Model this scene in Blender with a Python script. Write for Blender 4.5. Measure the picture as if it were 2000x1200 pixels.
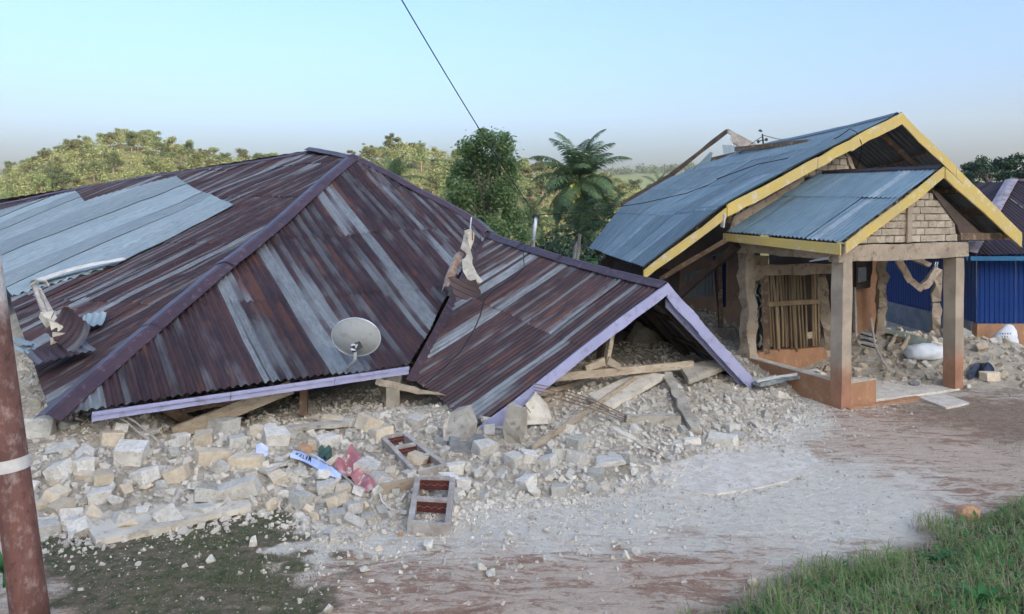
import bpy, bmesh, math, random
import numpy as np
from mathutils import Vector, Matrix, noise as mnoise

for o in list(bpy.data.objects):
    bpy.data.objects.remove(o)
SC = bpy.context.scene
COL = SC.collection
R = math.radians
random.seed(7)
RNG = np.random.default_rng(7)

# ------------------------------------------------------------------ camera
F_PX, HORIZON, CAM_Z = 1500.0, 415.0, 3.0
cam_d = bpy.data.cameras.new("camera")
cam = bpy.data.objects.new("camera", cam_d)
COL.objects.link(cam)
cam.location = (0, 0, CAM_Z)
cam.rotation_euler = (R(90), 0, 0)
cam_d.sensor_width = 36.0
cam_d.lens = 36.0 * F_PX / 2000.0
cam_d.shift_y = -(600.0 - HORIZON) / 2000.0
cam_d.clip_start = 0.1
cam_d.clip_end = 5000
SC.camera = cam

# ------------------------------------------------------------------ sky, sun, exposure
SUN_EL, SUN_AZ = 22.0, 150.0          # azimuth clockwise from +Y: behind the camera, to the right
world = bpy.data.worlds.new("World")
SC.world = world
world.use_nodes = True
wn = world.node_tree.nodes
wl = world.node_tree.links
wn.clear()
w_out = wn.new("ShaderNodeOutputWorld")
w_bg = wn.new("ShaderNodeBackground")
w_sky = wn.new("ShaderNodeTexSky")
w_sky.sky_type = 'NISHITA'
w_sky.sun_disc = False
w_sky.sun_elevation = R(SUN_EL)
w_sky.sun_rotation = R(SUN_AZ)
w_sky.altitude = 300
w_sky.air_density = 1.0
w_sky.dust_density = 9.0
w_sky.ozone_density = 5.0
w_bg.inputs['Strength'].default_value = 0.15
wl.new(w_sky.outputs[0], w_bg.inputs['Color'])
wl.new(w_bg.outputs[0], w_out.inputs['Surface'])

sun_d = bpy.data.lights.new("sun", 'SUN')
sun_d.energy = 3.8
sun_d.angle = R(0.5)
sun_d.color = (1.0, 0.82, 0.55)
sun = bpy.data.objects.new("sun", sun_d)
COL.objects.link(sun)
sd = Vector((math.sin(R(SUN_AZ)) * math.cos(R(SUN_EL)), math.cos(R(SUN_AZ)) * math.cos(R(SUN_EL)), math.sin(R(SUN_EL))))
sun.rotation_euler = sd.to_track_quat('Z', 'Y').to_euler()
sun.location = (20, -20, 30)

SC.view_settings.view_transform = 'Standard'
SC.view_settings.look = 'None'
SC.view_settings.exposure = 1.6
SC.view_settings.gamma = 1.0
SC.view_settings.use_curve_mapping = False
SC.render.engine = 'CYCLES'
SC.cycles.max_bounces = 6
SC.cycles.diffuse_bounces = 3
SC.cycles.glossy_bounces = 3
SC.cycles.transmission_bounces = 3
SC.cycles.volume_bounces = 0
SC.cycles.use_denoising = True

# ------------------------------------------------------------------ helpers
def at(px, py, depth):
    """a point surveyed in the 2000 px wide photograph at a known distance from the camera"""
    return np.array(((px - 1000.0) * depth / F_PX, depth, CAM_Z - (py - HORIZON) * depth / F_PX))

def on_ground(px, py, z=0.0):
    d = (CAM_Z - z) * F_PX / (py - HORIZON)
    return at(px, py, d)

def unit(a):
    a = np.asarray(a, float)
    return a / np.linalg.norm(a)

class Plane:
    def __init__(s, p0, n):
        s.p0 = np.asarray(p0, float); s.n = unit(n)
    @staticmethod
    def tri(a, b, c):
        n = np.cross(np.asarray(b) - a, np.asarray(c) - a)
        if n[2] < 0: n = -n
        return Plane(a, n)
    def hit(s, px, py):
        o = np.array((0, 0, CAM_Z)); d = np.array(((px - 1000) / F_PX, 1.0, -(py - HORIZON) / F_PX))
        return o + d * (np.dot(s.p0 - o, s.n) / np.dot(d, s.n))

def wloc(o):
    v = Vector((0, 0, 0))
    while o is not None:
        v += o.location; o = o.parent
    return v

def thing(name, label, cat, loc, group=None):
    o = bpy.data.objects.new(name, None)
    o.empty_display_size = 0.2
    COL.objects.link(o); o.location = loc; o['kind'] = 'thing'
    o['label'] = label; o['category'] = cat
    if group: o['group'] = group
    return o

def tag(o, label, cat, group=None):
    o['label'] = label; o['category'] = cat; o['kind'] = 'thing'
    if group: o['group'] = group
    return o

def structure(o):
    o['kind'] = 'structure'; return o

def stuff(o, label=None, cat=None):
    o['kind'] = 'stuff'
    if label: o['label'] = label
    if cat: o['category'] = cat
    return o

def link_mesh(name, me, parent=None, loc=None):
    o = bpy.data.objects.new(name, me)
    COL.objects.link(o)
    if parent is not None: o.parent = parent
    if loc is not None: o.location = loc
    return o

class MB:
    """collects shapes in world space; build() links them as ONE mesh object"""
    def __init__(s):
        s.v = []; s.f = []; s.m = []; s.uv = []
    def add(s, verts, faces, mi=0, uv=None):
        k = len(s.v)
        s.v.extend([tuple(float(c) for c in p) for p in verts])
        for f in faces:
            s.f.append(tuple(i + k for i in f)); s.m.append(mi)
        s.uv.extend(uv if uv is not None else [(0.0, 0.0)] * len(verts))
    def hexa(s, c, mi=0):
        s.add(c, [(0, 3, 2, 1), (4, 5, 6, 7), (0, 1, 5, 4), (1, 2, 6, 5), (2, 3, 7, 6), (3, 0, 4, 7)], mi)
    def box(s, lo, hi, mi=0):
        (a, b, c), (d, e, f) = lo, hi
        s.hexa([(a, b, c), (d, b, c), (d, e, c), (a, e, c), (a, b, f), (d, b, f), (d, e, f), (a, e, f)], mi)
    def beam(s, p0, p1, w, h, up=(0, 0, 1), mi=0, w1=None, h1=None, nseg=1, rough=0.0, sag=0.0):
        """bar from p0 to p1, w wide and h high; nseg rings with rough edges"""
        p0 = np.asarray(p0, float); p1 = np.asarray(p1, float)
        t = unit(p1 - p0); up = np.asarray(up, float)
        if abs(np.dot(t, unit(up))) > .98: up = np.array((0., 1., 0.)) if abs(t[1]) < .9 else np.array((1., 0, 0))
        sd_ = unit(np.cross(t, up)); u = np.cross(sd_, t)
        w1 = w if w1 is None else w1; h1 = h if h1 is None else h1
        vs, fs = [], []
        for i in range(nseg + 1):
            k = i / nseg
            c = p0 + (p1 - p0) * k - np.array((0, 0, sag * 4 * k * (1 - k)))
            ww = (w + (w1 - w) * k) / 2; hh = (h + (h1 - h) * k) / 2
            for a, b in ((-1, -1), (1, -1), (1, 1), (-1, 1)):
                j = RNG.normal(0, rough, 3) if rough else 0
                vs.append(c + sd_ * a * ww + u * b * hh + j)
        for i in range(nseg):
            q = i * 4
            for e in range(4):
                fs.append((q + e, q + (e + 1) % 4, q + 4 + (e + 1) % 4, q + 4 + e))
        fs.append((3, 2, 1, 0)); q = nseg * 4; fs.append((q, q + 1, q + 2, q + 3))
        s.add(vs, fs, mi)
    def tube(s, pts, r, n=7, mi=0, cap=True):
        pts = [np.asarray(p, float) for p in pts]
        rs = r if hasattr(r, '__len__') else [r] * len(pts)
        vs, fs = [], []
        ref = np.array((0, 0, 1.0))
        for i, p in enumerate(pts):
            t = unit(pts[min(i + 1, len(pts) - 1)] - pts[max(i - 1, 0)])
            if abs(np.dot(t, ref)) > .95: ref = np.array((1.0, 0.2, 0))
            a = unit(np.cross(t, ref)); b = np.cross(t, a)
            for k in range(n):
                th = 2 * math.pi * k / n
                vs.append(p + (a * math.cos(th) + b * math.sin(th)) * rs[i])
        for i in range(len(pts) - 1):
            for k in range(n):
                fs.append((i * n + k, i * n + (k + 1) % n, (i + 1) * n + (k + 1) % n, (i + 1) * n + k))
        if cap:
            fs.append(tuple(range(n - 1, -1, -1))); q = (len(pts) - 1) * n
            fs.append(tuple(range(q, q + n)))
        s.add(vs, fs, mi)
    def prism(s, poly, d, mi=0):
        """flat polygon (3-D points) extruded by vector d"""
        n = len(poly); poly = [np.asarray(p, float) for p in poly]; d = np.asarray(d, float)
        vs = poly + [p + d for p in poly]
        fs = [tuple(range(n - 1, -1, -1)), tuple(range(n, 2 * n))]
        for i in range(n): fs.append((i, (i + 1) % n, n + (i + 1) % n, n + i))
        s.add(vs, fs, mi)
    def grid(s, pts, mi=0, uv=None):
        nr, nc = pts.shape[:2]
        fs = [(i * nc + j, i * nc + j + 1, (i + 1) * nc + j + 1, (i + 1) * nc + j) for i in range(nr - 1) for j in range(nc - 1)]
        s.add(pts.reshape(-1, 3), fs, mi, None if uv is None else [tuple(x) for x in uv.reshape(-1, 2)])
    def build(s, name, mats, parent=None, smooth=False, base=None, fixn=True):
        if not isinstance(mats, (list, tuple)): mats = [mats]
        v = np.array(s.v, float)
        if parent is not None: off = np.array(wloc(parent))
        elif base == 'origin': off = np.zeros(3)
        elif base is not None: off = np.array(base, float)
        else:
            off = np.array(((v[:, 0].min() + v[:, 0].max()) / 2, (v[:, 1].min() + v[:, 1].max()) / 2, v[:, 2].min()))
        me = bpy.data.meshes.new(name)
        me.from_pydata((v - off).tolist(), [], s.f)
        for m in mats: me.materials.append(m)
        if len(mats) > 1: me.polygons.foreach_set('material_index', s.m)
        if any(u != (0.0, 0.0) for u in s.uv):
            lay = me.uv_layers.new(name='UVMap')
            li = np.zeros(len(me.loops), np.int32); me.loops.foreach_get('vertex_index', li)
            lay.data.foreach_set('uv', np.array(s.uv, np.float32)[li].ravel())
        if smooth: me.polygons.foreach_set('use_smooth', [True] * len(me.polygons))
        if fixn:
            bm = bmesh.new(); bm.from_mesh(me)
            bmesh.ops.recalc_face_normals(bm, faces=bm.faces); bm.to_mesh(me); bm.free()
        me.update()
        o = link_mesh(name, me, parent)
        if parent is None: o.location = off
        return o

# ------------------------------------------------------------------ materials
class NT:
    def __init__(s, name):
        s.m = bpy.data.materials.new(name); s.m.use_nodes = True
        s.t = s.m.node_tree; s.n = s.t.nodes; s.l = s.t.links
        s.b = s.n['Principled BSDF']
    def node(s, typ, **kw):
        n = s.n.new(typ)
        for k, v in kw.items(): setattr(n, k, v)
        return n
    def put(s, sock, val):
        if hasattr(val, 'is_linked') or hasattr(val, 'links'): s.l.new(val, sock)
        else: sock.default_value = val
    def coord(s, kind='Object'):
        return s.node('ShaderNodeTexCoord').outputs[kind]
    def scaled(s, vec, sc, loc=(0, 0, 0), rot=(0, 0, 0)):
        m = s.node('ShaderNodeMapping')
        s.l.new(vec, m.inputs['Vector']); m.inputs['Scale'].default_value = sc
        m.inputs['Location'].default_value = loc; m.inputs['Rotation'].default_value = rot
        return m.outputs[0]
    def noise(s, vec, scale, detail=4, rough=.55, dist=0.0):
        n = s.node('ShaderNodeTexNoise')
        s.l.new(vec, n.inputs['Vector'])
        n.inputs['Scale'].default_value = scale; n.inputs['Detail'].default_value = detail
        n.inputs['Roughness'].default_value = rough; n.inputs['Distortion'].default_value = dist
        return n.outputs['Fac']
    def ramp(s, fac, lo, hi, a=0.0, b=1.0):
        n = s.node('ShaderNodeMapRange'); n.interpolation_type = 'SMOOTHSTEP'
        s.l.new(fac, n.inputs['Value'])
        n.inputs['From Min'].default_value = lo; n.inputs['From Max'].default_value = hi
        n.inputs['To Min'].default_value = a; n.inputs['To Max'].default_value = b
        return n.outputs[0]
    def mix(s, fac, a, b):
        n = s.node('ShaderNodeMix', data_type='RGBA')
        s.put(n.inputs[0], fac)
        for so, v in ((n.inputs[6], a), (n.inputs[7], b)):
            if isinstance(v, tuple): so.default_value = (*v, 1) if len(v) == 3 else v
            else: s.l.new(v, so)
        return n.outputs[2]
    def math(s, op, a, b=0.0):
        n = s.node('ShaderNodeMath', operation=op)
        s.put(n.inputs[0], a); s.put(n.inputs[1], b)
        return n.outputs[0]
    def rand(s):
        return s.node('ShaderNodeObjectInfo').outputs['Random']
    def bump(s, h, strength, dist=.02):
        n = s.node('ShaderNodeBump')
        n.inputs['Strength'].default_value = strength; n.inputs['Distance'].default_value = dist
        s.l.new(h, n.inputs['Height']); s.l.new(n.outputs[0], s.b.inputs['Normal'])
    def fin(s, col, rough=.85, metal=0.0, spec=.3):
        s.put(s.b.inputs['Base Color'], (*col, 1) if isinstance(col, tuple) and len(col) == 3 else col)
        s.put(s.b.inputs['Roughness'], rough); s.put(s.b.inputs['Metallic'], metal)
        s.put(s.b.inputs['Specular IOR Level'], spec)
        return s.m

def mat_rough(name, c1, c2, scale=4.0, rough=.9, bump=.4, bscale=18.0, rnd=.0, c3=None, metal=0.0, stretch=(1, 1, 1), lo=.35, hi=.65, bdist=.02, spec=.25):
    t = NT(name)
    v = t.scaled(t.coord(), stretch)
    if rnd:
        ad = t.node('ShaderNodeVectorMath', operation='ADD')
        cb = t.node('ShaderNodeCombineXYZ'); r_ = t.math('MULTIPLY', t.rand(), 37.0)
        t.l.new(r_, cb.inputs[0]); t.l.new(r_, cb.inputs[1]); t.l.new(v, ad.inputs[0]); t.l.new(cb.outputs[0], ad.inputs[1])
        v = ad.outputs[0]
    c = t.mix(t.ramp(t.noise(v, scale, 6, .6), lo, hi), c1, c2)
    if c3 is not None:
        c = t.mix(t.ramp(t.noise(v, scale * 3.1, 5, .65), .52, .68), c, c3)
    if rnd:
        h = t.node('ShaderNodeHueSaturation'); t.l.new(c, h.inputs['Color'])
        t.l.new(t.ramp(t.rand(), 0, 1, 1 - rnd, 1 + rnd * .6), h.inputs['Value']); c = h.outputs[0]
    if bump: t.bump(t.noise(v, bscale, 6, .65), bump, bdist)
    return t.fin(c, rough, metal, spec)

def mat_flat(name, col, rough=.7, metal=0.0, spec=.3, var=.12, scale=6.0):
    return mat_rough(name, tuple(c * (1 - var) for c in col), tuple(min(1, c * (1 + var)) for c in col), scale, rough, .12, 30, metal=metal, spec=spec)

M = {}
M['plaster'] = mat_rough('plaster', (.43, .345, .25), (.33, .26, .185), 2.2, .95, .5, 22, c3=(.20, .15, .10))
M['concrete_old'] = mat_rough('concrete_old', (0.445, 0.4, 0.318), (0.318, 0.28, 0.215), 3.0, .95, .7, 16, c3=(0.233, 0.2, 0.155))
M['concrete_pale'] = mat_rough('concrete_pale', (0.657, 0.59, 0.464), (0.509, 0.45, 0.344), 3.0, .95, .7, 20, c3=(0.382, 0.33, 0.249))
M['concrete_grey'] = mat_rough('concrete_grey', (.24, .245, .25), (.17, .17, .175), 3.0, .9, .4, 26)
M['stone'] = mat_rough('stone', (.76, .71, .61), (.62, .57, .48), 3.5, .95, .8, 24, rnd=.20, c3=(.47, .41, .32))
M['stone_tan'] = mat_rough('stone_tan', (.70, .58, .41), (.58, .475, .33), 3.5, .95, .7, 24, rnd=.18, c3=(.70, .64, .53))
M['stone_grey'] = mat_rough('stone_grey', (0.636, 0.6, 0.503), (0.498, 0.47, 0.396), 4, .95, .8, 24, rnd=.2, c3=(0.382, 0.355, 0.292))
M['stone_white'] = mat_rough('stone_white', (0.827, 0.77, 0.636), (0.7, 0.65, 0.533), 5, .95, .8, 26, rnd=.1, c3=(0.551, 0.48, 0.37))
M['stone_orange'] = mat_rough('stone_orange', (.52, .24, .11), (.60, .36, .20), 5, .95, .8, 20, c3=(.55, .46, .36))
M['wall_brick'] = mat_rough('wall_brick', (.50, .42, .31), (.40, .33, .235), 5, .95, .6, 24, rnd=.16, c3=(.32, .25, .175))
M['mortar'] = mat_rough('mortar', (.31, .245, .175), (.245, .19, .135), 6, .95, .6, 24)
M['wood_pale'] = mat_rough('wood_pale', (.47, .39, .28), (.36, .28, .19), 3, .85, .35, 20, rnd=.15, stretch=(1, 1, 3), c3=(.27, .20, .13))
M['wood_brown'] = mat_rough('wood_brown', (.19, .125, .08), (.13, .085, .055), 3, .85, .35, 20, rnd=.15, c3=(.33, .24, .16))
M['wood_grey'] = mat_rough('wood_grey', (.42, .38, .33), (.31, .27, .23), 5, .9, .35, 24, rnd=.1, c3=(.5, .46, .41))
M['wood_red'] = mat_rough('wood_red', (.12, .032, .025), (.085, .025, .02), 5, .7, .2, 24)
M['bamboo'] = mat_rough('bamboo', (.45, .33, .19), (.30, .205, .11), 4, .8, .2, 30, rnd=.22, stretch=(1, 1, .3))
M['lavender'] = mat_rough('lavender', (.32, .32, .465), (.38, .375, .52), 2.2, .6, .15, 30, c3=(.27, .255, .33), lo=.3, hi=.7)
M['yellow'] = mat_rough('yellow', (.62, .45, .12), (.55, .41, .16), 1.6, .65, .2, 30, c3=(.60, .53, .36), lo=.3, hi=.7)
M['dark_wood'] = mat_rough('dark_wood', (.085, .06, .045), (.055, .04, .03), 4, .85, .3, 24)
M['rebar'] = mat_rough('rebar', (.16, .10, .07), (.22, .17, .13), 20, .8, .2, 60)
M['cable'] = mat_flat('cable', (.018, .018, .02), .55)
M['pole_white'] = mat_flat('pole_white', (.62, .64, .66), .5, .2)
M['dish'] = mat_rough('dish', (.46, .47, .44), (.40, .41, .39), 2.5, .45, .05, 30, c3=(.35, .36, .33))
M['dish_dark'] = mat_flat('dish_dark', (.05, .05, .05), .6)
M['cap'] = mat_rough('cap', (.085, .048, .052), (.062, .038, .045), 2.5, .42, .15, 9, c3=(.15, .095, .11), metal=.25, spec=.5)
M['black_bag'] = mat_flat('black_bag', (.012, .013, .02), .3, 0, .6)
M['white_sack'] = mat_rough('white_sack', (.72, .74, .74), (.60, .61, .61), 4, .6, .3, 14)
M['tarp'] = mat_rough('tarp', (.24, .27, .22), (.17, .20, .16), 4, .8, .4, 14)
M['red_tin'] = mat_rough('red_tin', (.50, .15, .155), (.42, .18, .17), 3, .6, .2, 20, c3=(.50, .40, .36))
M['banner'] = mat_rough('banner', (.42, .55, .85), (.55, .64, .86), 2.2, .5, .05, 20, c3=(.66, .68, .74))
M['print'] = mat_flat('print', (.03, .035, .05), .7)
M['paper'] = mat_flat('paper', (.62, .64, .76), .7)
M['circle_paint'] = mat_flat('circle_paint', (.33, .21, .15), .8)
M['off_white'] = mat_rough('off_white', (.62, .60, .55), (.52, .48, .42), 6, .7, .2, 30)
M['glassy'] = mat_flat('glassy', (.30, .36, .38), .25, .1, .6)

def mat_lowpaint(name, top, low, z0, z1):
    """plaster painted brick-red near the ground: a dado with a worn upper edge"""
    t = NT(name)
    geo = t.node('ShaderNodeNewGeometry')
    sp = t.node('ShaderNodeSeparateXYZ'); t.l.new(geo.outputs['Position'], sp.inputs[0])
    n = t.noise(t.coord(), 5, 5, .6)
    zz = t.math('ADD', sp.outputs[2], t.math('MULTIPLY', t.math('SUBTRACT', n, .5), .5))
    k = t.ramp(zz, z0, z1)
    a = t.mix(t.ramp(t.noise(t.coord(), 3.1, 5), .35, .65), low, tuple(c * .78 for c in low))
    b = t.mix(t.ramp(t.noise(t.coord(), 2.7, 5), .35, .65), top, tuple(c * .75 for c in top))
    c = t.mix(k, a, b)
    c = t.mix(t.ramp(t.noise(t.coord(), 11, 6, .7), .62, .72, 0, .7), c, (.34, .27, .20))
    t.bump(t.noise(t.coord(), 22, 6, .65), .4)
    return t.fin(c, .9)
M['post'] = mat_lowpaint('post', (.45, .365, .265), (.38, .195, .115), .35, .85)
M['dado'] = mat_rough('dado', (.40, .215, .115), (.33, .175, .095), 2.5, .9, .35, 18, c3=(.46, .27, .155))
M['brown_and_shade'] = mat_rough('brown_and_shade', (.10, .072, .056), (.075, .056, .044), 2.5, .9, .3, 18)  # dark brown gable plaster; on the inside walls it carries their shade

def mat_roof(name, base, base2, zinc, rust, zamt, ramt, metal=.35, rough=.45, mott=(.05, .04, .045)):
    t = NT(name)
    uv = t.coord('UV')
    ad = t.node('ShaderNodeVectorMath', operation='ADD'); cb = t.node('ShaderNodeCombineXYZ')
    r_ = t.rand(); t.l.new(t.math('MULTIPLY', r_, .55), cb.inputs[2]); t.l.new(uv, ad.inputs[0]); t.l.new(cb.outputs[0], ad.inputs[1])
    v = ad.outputs[0]
    sx = t.node('ShaderNodeSeparateXYZ'); t.l.new(v, sx.inputs[0])
    qx = t.math('MULTIPLY', t.math('ROUND', t.math('MULTIPLY', sx.outputs[0], 1 / .105)), .105)
    cq = t.node('ShaderNodeCombineXYZ'); t.l.new(qx, cq.inputs[0]); t.l.new(sx.outputs[1], cq.inputs[1]); t.l.new(sx.outputs[2], cq.inputs[2])
    vq = cq.outputs[0]
    str1 = t.noise(t.scaled(vq, (3.3, .085, 1)), 1.0, 4, .62)
    str2 = t.noise(t.scaled(vq, (7.5, .35, 1), (3, 7, 2)), 1.0, 4, .65)
    fine = t.noise(t.scaled(v, (22, 5, 1)), 1.0, 5, .7)
    mid = t.noise(t.scaled(v, (7, 2.2, 1), (9, 1, 4)), 1.0, 5, .65)
    c = t.mix(t.ramp(mid, .35, .65), base, base2)
    wob = t.math('ADD', str1, t.math('MULTIPLY', t.math('SUBTRACT', fine, .5), .10))
    rw = t.math('ADD', str2, t.math('MULTIPLY', t.math('SUBTRACT', fine, .5), .35))
    rk = t.ramp(rw, .56 - ramt, .66 - ramt)
    c = t.mix(t.math('MULTIPLY', rk, .8), c, rust)
    zk = t.ramp(wob, .585 - zamt, .655 - zamt)
    st3 = t.noise(t.scaled(vq, (8.5, .22, 1), (5, 3, 9)), 1.0, 4, .65)
    st3 = t.math('ADD', st3, t.math('MULTIPLY', t.math('SUBTRACT', fine, .5), .16))
    c = t.mix(t.math('MULTIPLY', t.ramp(st3, .575 - zamt, .69 - zamt), .52), c, tuple(x * .72 for x in zinc))
    zc = t.mix(t.ramp(fine, .3, .72), zinc, tuple(x * .62 for x in zinc))
    c = t.mix(t.math('MULTIPLY', zk, .92), c, zc)
    c = t.mix(t.ramp(fine, .66, .78, 0, .75), c, mott)
    h = t.node('ShaderNodeHueSaturation'); t.l.new(c, h.inputs['Color']); t.l.new(t.ramp(r_, 0, 1, .85, 1.15), h.inputs['Value'])
    t.l.new(t.ramp(fine, .3, .7, rough - .06, rough + .18), t.b.inputs['Roughness'])
    m = t.fin(h.outputs[0], rough, metal, .5)
    t.l.new(t.ramp(fine, .3, .7, rough - .06, rough + .2), t.b.inputs['Roughness'])
    t.b.inputs['Specular IOR Level'].default_value = .38
    return m
M['roof_rust'] = mat_roof('roof_rust', (.070, .038, .036), (.040, .025, .027), (.26, .285, .29), (.125, .055, .036), .05, .005, .2, .46)
M['roof_zinc'] = mat_roof('roof_zinc', (.30, .365, .375), (.25, .315, .33), (.37, .435, .45), (.21, .25, .255), .02, -.04, .35, .42, (.20, .24, .26))
M['roof_blue'] = mat_roof('roof_blue', (.175, .245, .275), (.135, .20, .235), (.27, .345, .375), (.12, .14, .15), .0, -.08, .35, .42, (.05, .065, .08))
M['roof_porch'] = mat_roof('roof_porch', (.185, .265, .30), (.145, .22, .26), (.36, .42, .44), (.15, .13, .12), .0, -.10, .35, .42, (.06, .07, .08))
M['roof_dark'] = mat_roof('roof_dark', (.055, .035, .04), (.04, .03, .036), (.16, .15, .16), (.10, .05, .035), -.04, -.02, .2, .5)
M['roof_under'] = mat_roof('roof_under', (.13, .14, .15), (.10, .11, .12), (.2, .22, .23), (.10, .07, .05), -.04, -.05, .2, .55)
M['zinc_wall'] = mat_roof('zinc_wall', (.25, .30, .32), (.21, .26, .28), (.33, .38, .40), (.15, .11, .09), 0, -.05, .3, .45)
M['blue_wall'] = mat_rough('blue_wall', (.004, .034, .165), (.005, .040, .19), 3, .38, .04, 20, metal=.15, spec=.5)

def mat_leaf(name, c1, c2, c3, trans=.25, rnd=0.0):
    t = NT(name)
    n = t.noise(t.coord(), 1.1, 3, .6)
    n2 = t.noise(t.coord(), 7.0, 2, .6)
    c = t.mix(t.ramp(n, .38, .62), c1, c2)
    c = t.mix(t.ramp(n2, .5, .75), c, c3)
    if rnd:
        h = t.node('ShaderNodeHueSaturation'); t.l.new(c, h.inputs['Color'])
        t.l.new(t.ramp(t.rand(), 0, 1, .5 - .035 * rnd, .5 + .03 * rnd), h.inputs['Hue'])
        t.l.new(t.ramp(t.math('FRACT', t.math('MULTIPLY', t.rand(), 7.3)), 0, 1, 1 - .45 * rnd, 1 + .45 * rnd), h.inputs['Value'])
        c = h.outputs[0]
    m = t.fin(c, .55, 0, .3)
    tr = t.node('ShaderNodeBsdfTranslucent'); t.l.new(c, tr.inputs[0])
    mx = t.node('ShaderNodeMixShader'); mx.inputs[0].default_value = trans
    t.l.new(t.b.outputs[0], mx.inputs[1]); t.l.new(tr.outputs[0], mx.inputs[2])
    t.l.new(mx.outputs[0], t.n['Material Output'].inputs['Surface'])
    return m
M['leaf_tree'] = mat_leaf('leaf_tree', (.12, .195, .075), (.155, .24, .09), (.22, .32, .13), .4)
M['leaf_palm'] = mat_leaf('leaf_palm', (.11, .175, .075), (.14, .215, .09), (.21, .28, .14), .4)
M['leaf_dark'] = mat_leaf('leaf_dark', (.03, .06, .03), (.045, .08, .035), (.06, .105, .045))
M['leaf_hill'] = mat_leaf('leaf_hill', (.10, .125, .05), (.07, .105, .045), (.15, .155, .07), .3, 1.0)
M['leaf_banana'] = mat_leaf('leaf_banana', (.07, .16, .04), (.09, .19, .05), (.12, .22, .06), .35)
M['leaf_weed'] = mat_leaf('leaf_weed', (.05, .17, .045), (.06, .20, .05), (.08, .24, .06), .3)
M['leaf_dead'] = mat_leaf('leaf_dead', (.13, .035, .025), (.09, .03, .02), (.20, .09, .04), .2)
M['grass'] = mat_leaf('grass', (.17, .30, .085), (.24, .32, .11), (.38, .36, .18), .4)
M['grass_dry'] = mat_leaf('grass_dry', (.42, .35, .20), (.50, .42, .27), (.30, .28, .14), .35)
M['grass_short'] = mat_leaf('grass_short', (.10, .15, .05), (.14, .17, .07), (.20, .19, .10), .25)
M['bark'] = mat_rough('bark', (.13, .11, .09), (.09, .075, .06), 6, .95, .6, 14)
M['palm_bark'] = mat_rough('palm_bark', (.40, .38, .34), (.30, .28, .25), 5, .95, .5, 14, stretch=(1, 1, 5))
M['coconut'] = mat_flat('coconut', (.55, .48, .12), .5, 0, .3, .2)
# ------------------------------------------------------------------ terrain
def sstep(a, b, x):
    t = np.clip((np.asarray(x, float) - a) / (b - a), 0, 1)
    return t * t * (3 - 2 * t)

_perm = np.random.default_rng(3).random((64, 64))
def vnoise(x, y, f=1.0):
    """smooth value noise 0..1 on arrays"""
    x = np.asarray(x, float) * f + 1000; y = np.asarray(y, float) * f + 1000
    i = np.floor(x).astype(int); j = np.floor(y).astype(int); a = x - i; b = y - j
    a = a * a * (3 - 2 * a); b = b * b * (3 - 2 * b)
    g = lambda p, q: _perm[p % 64, q % 64]
    return (g(i, j) * (1 - a) + g(i + 1, j) * a) * (1 - b) + (g(i, j + 1) * (1 - a) + g(i + 1, j + 1) * a) * b
def fbm(x, y, f=1.0, n=4):
    s = 0; a = .5; t = 0
    for k in range(n):
        s = s + a * vnoise(x + 17 * k, y - 9 * k, f); t += a; a *= .55; f *= 2.03
    return s / t

BANK_P, BANK_D = np.array((1.25, 5.70)), unit((4.25, 2.55))
def bank_dist(x, y):
    return (x - BANK_P[0]) * BANK_D[1] - (y - BANK_P[1]) * BANK_D[0] + .35 * (fbm(x, y, .9, 3) - .5)
def ground_z(x, y):
    x = np.asarray(x, float); y = np.asarray(y, float)
    d = bank_dist(x, y)
    z = .05 * sstep(0, .4, d) + .30 * np.clip(d, 0, 12) * sstep(0, 1.2, d) * .55
    z = np.minimum(z, 2.6)
    z = z + .05 * (fbm(x, y, .45, 3) - .5) + .03 * (fbm(x, y, 2.6, 4) - .5)
    z = z - .22 * sstep(9.5, 12.5, x) * sstep(13, 16.5, y)
    z = z - 9.0 * sstep(27, 75, y)
    return z

TOE_X = np.array((-9, -4.5, -3.9, -3.2, -2.35, -1.75, -1.37, -.63, 0, .65, 1.66, 2.6, 3.5, 4.4, 5.0))
TOE_Y = np.array((7.1, 7.15, 7.1, 7.4, 7.9, 7.2, 7.35, 7.9, 8.1, 8.2, 8.9, 9.7, 10.6, 11.8, 13.0))
AMP_X = np.array((-9, -7, -5, -4, -3, -2, -1, 0, 1, 2, 3, 4.4, 5))
AMP_Y = np.array((1.8, 1.6, 1.0, .85, .72, .45, .42, .55, .68, .82, .9, .85, .6))
def heap_raw(x, y):
    t = y - np.interp(x, TOE_X, TOE_Y)
    tp = np.clip(t, 0, 9)
    h = .19 * tp / (1 + .06 * tp) * np.interp(x, AMP_X, AMP_Y)
    s = y - (8.8 + .72 * (x + 5.28))
    h = h * (1 - .88 * sstep(-1.0, .1, s) * sstep(-5.0, -4.2, x) * (1 - sstep(-1.1, -.3, x)))
    h = h - .10 * (1 - sstep(-.35, .12, t))
    cap_ = .55 + (4.07 * (x + 5.28) + 6.48 * (y - 8.8)) / 18.69 - .30
    h = np.where((x < -4.6) & (y > 8.0), np.minimum(h, np.maximum(cap_, .33)), h)
    return h, t
def heap_z(x, y):
    h, t = heap_raw(x, y)
    k = sstep(-.2, .8, t)
    return h + k * (.16 * (fbm(x, y, 1.1, 3) - .42) + .07 * (fbm(x, y, 4.2, 3) - .5))
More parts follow.
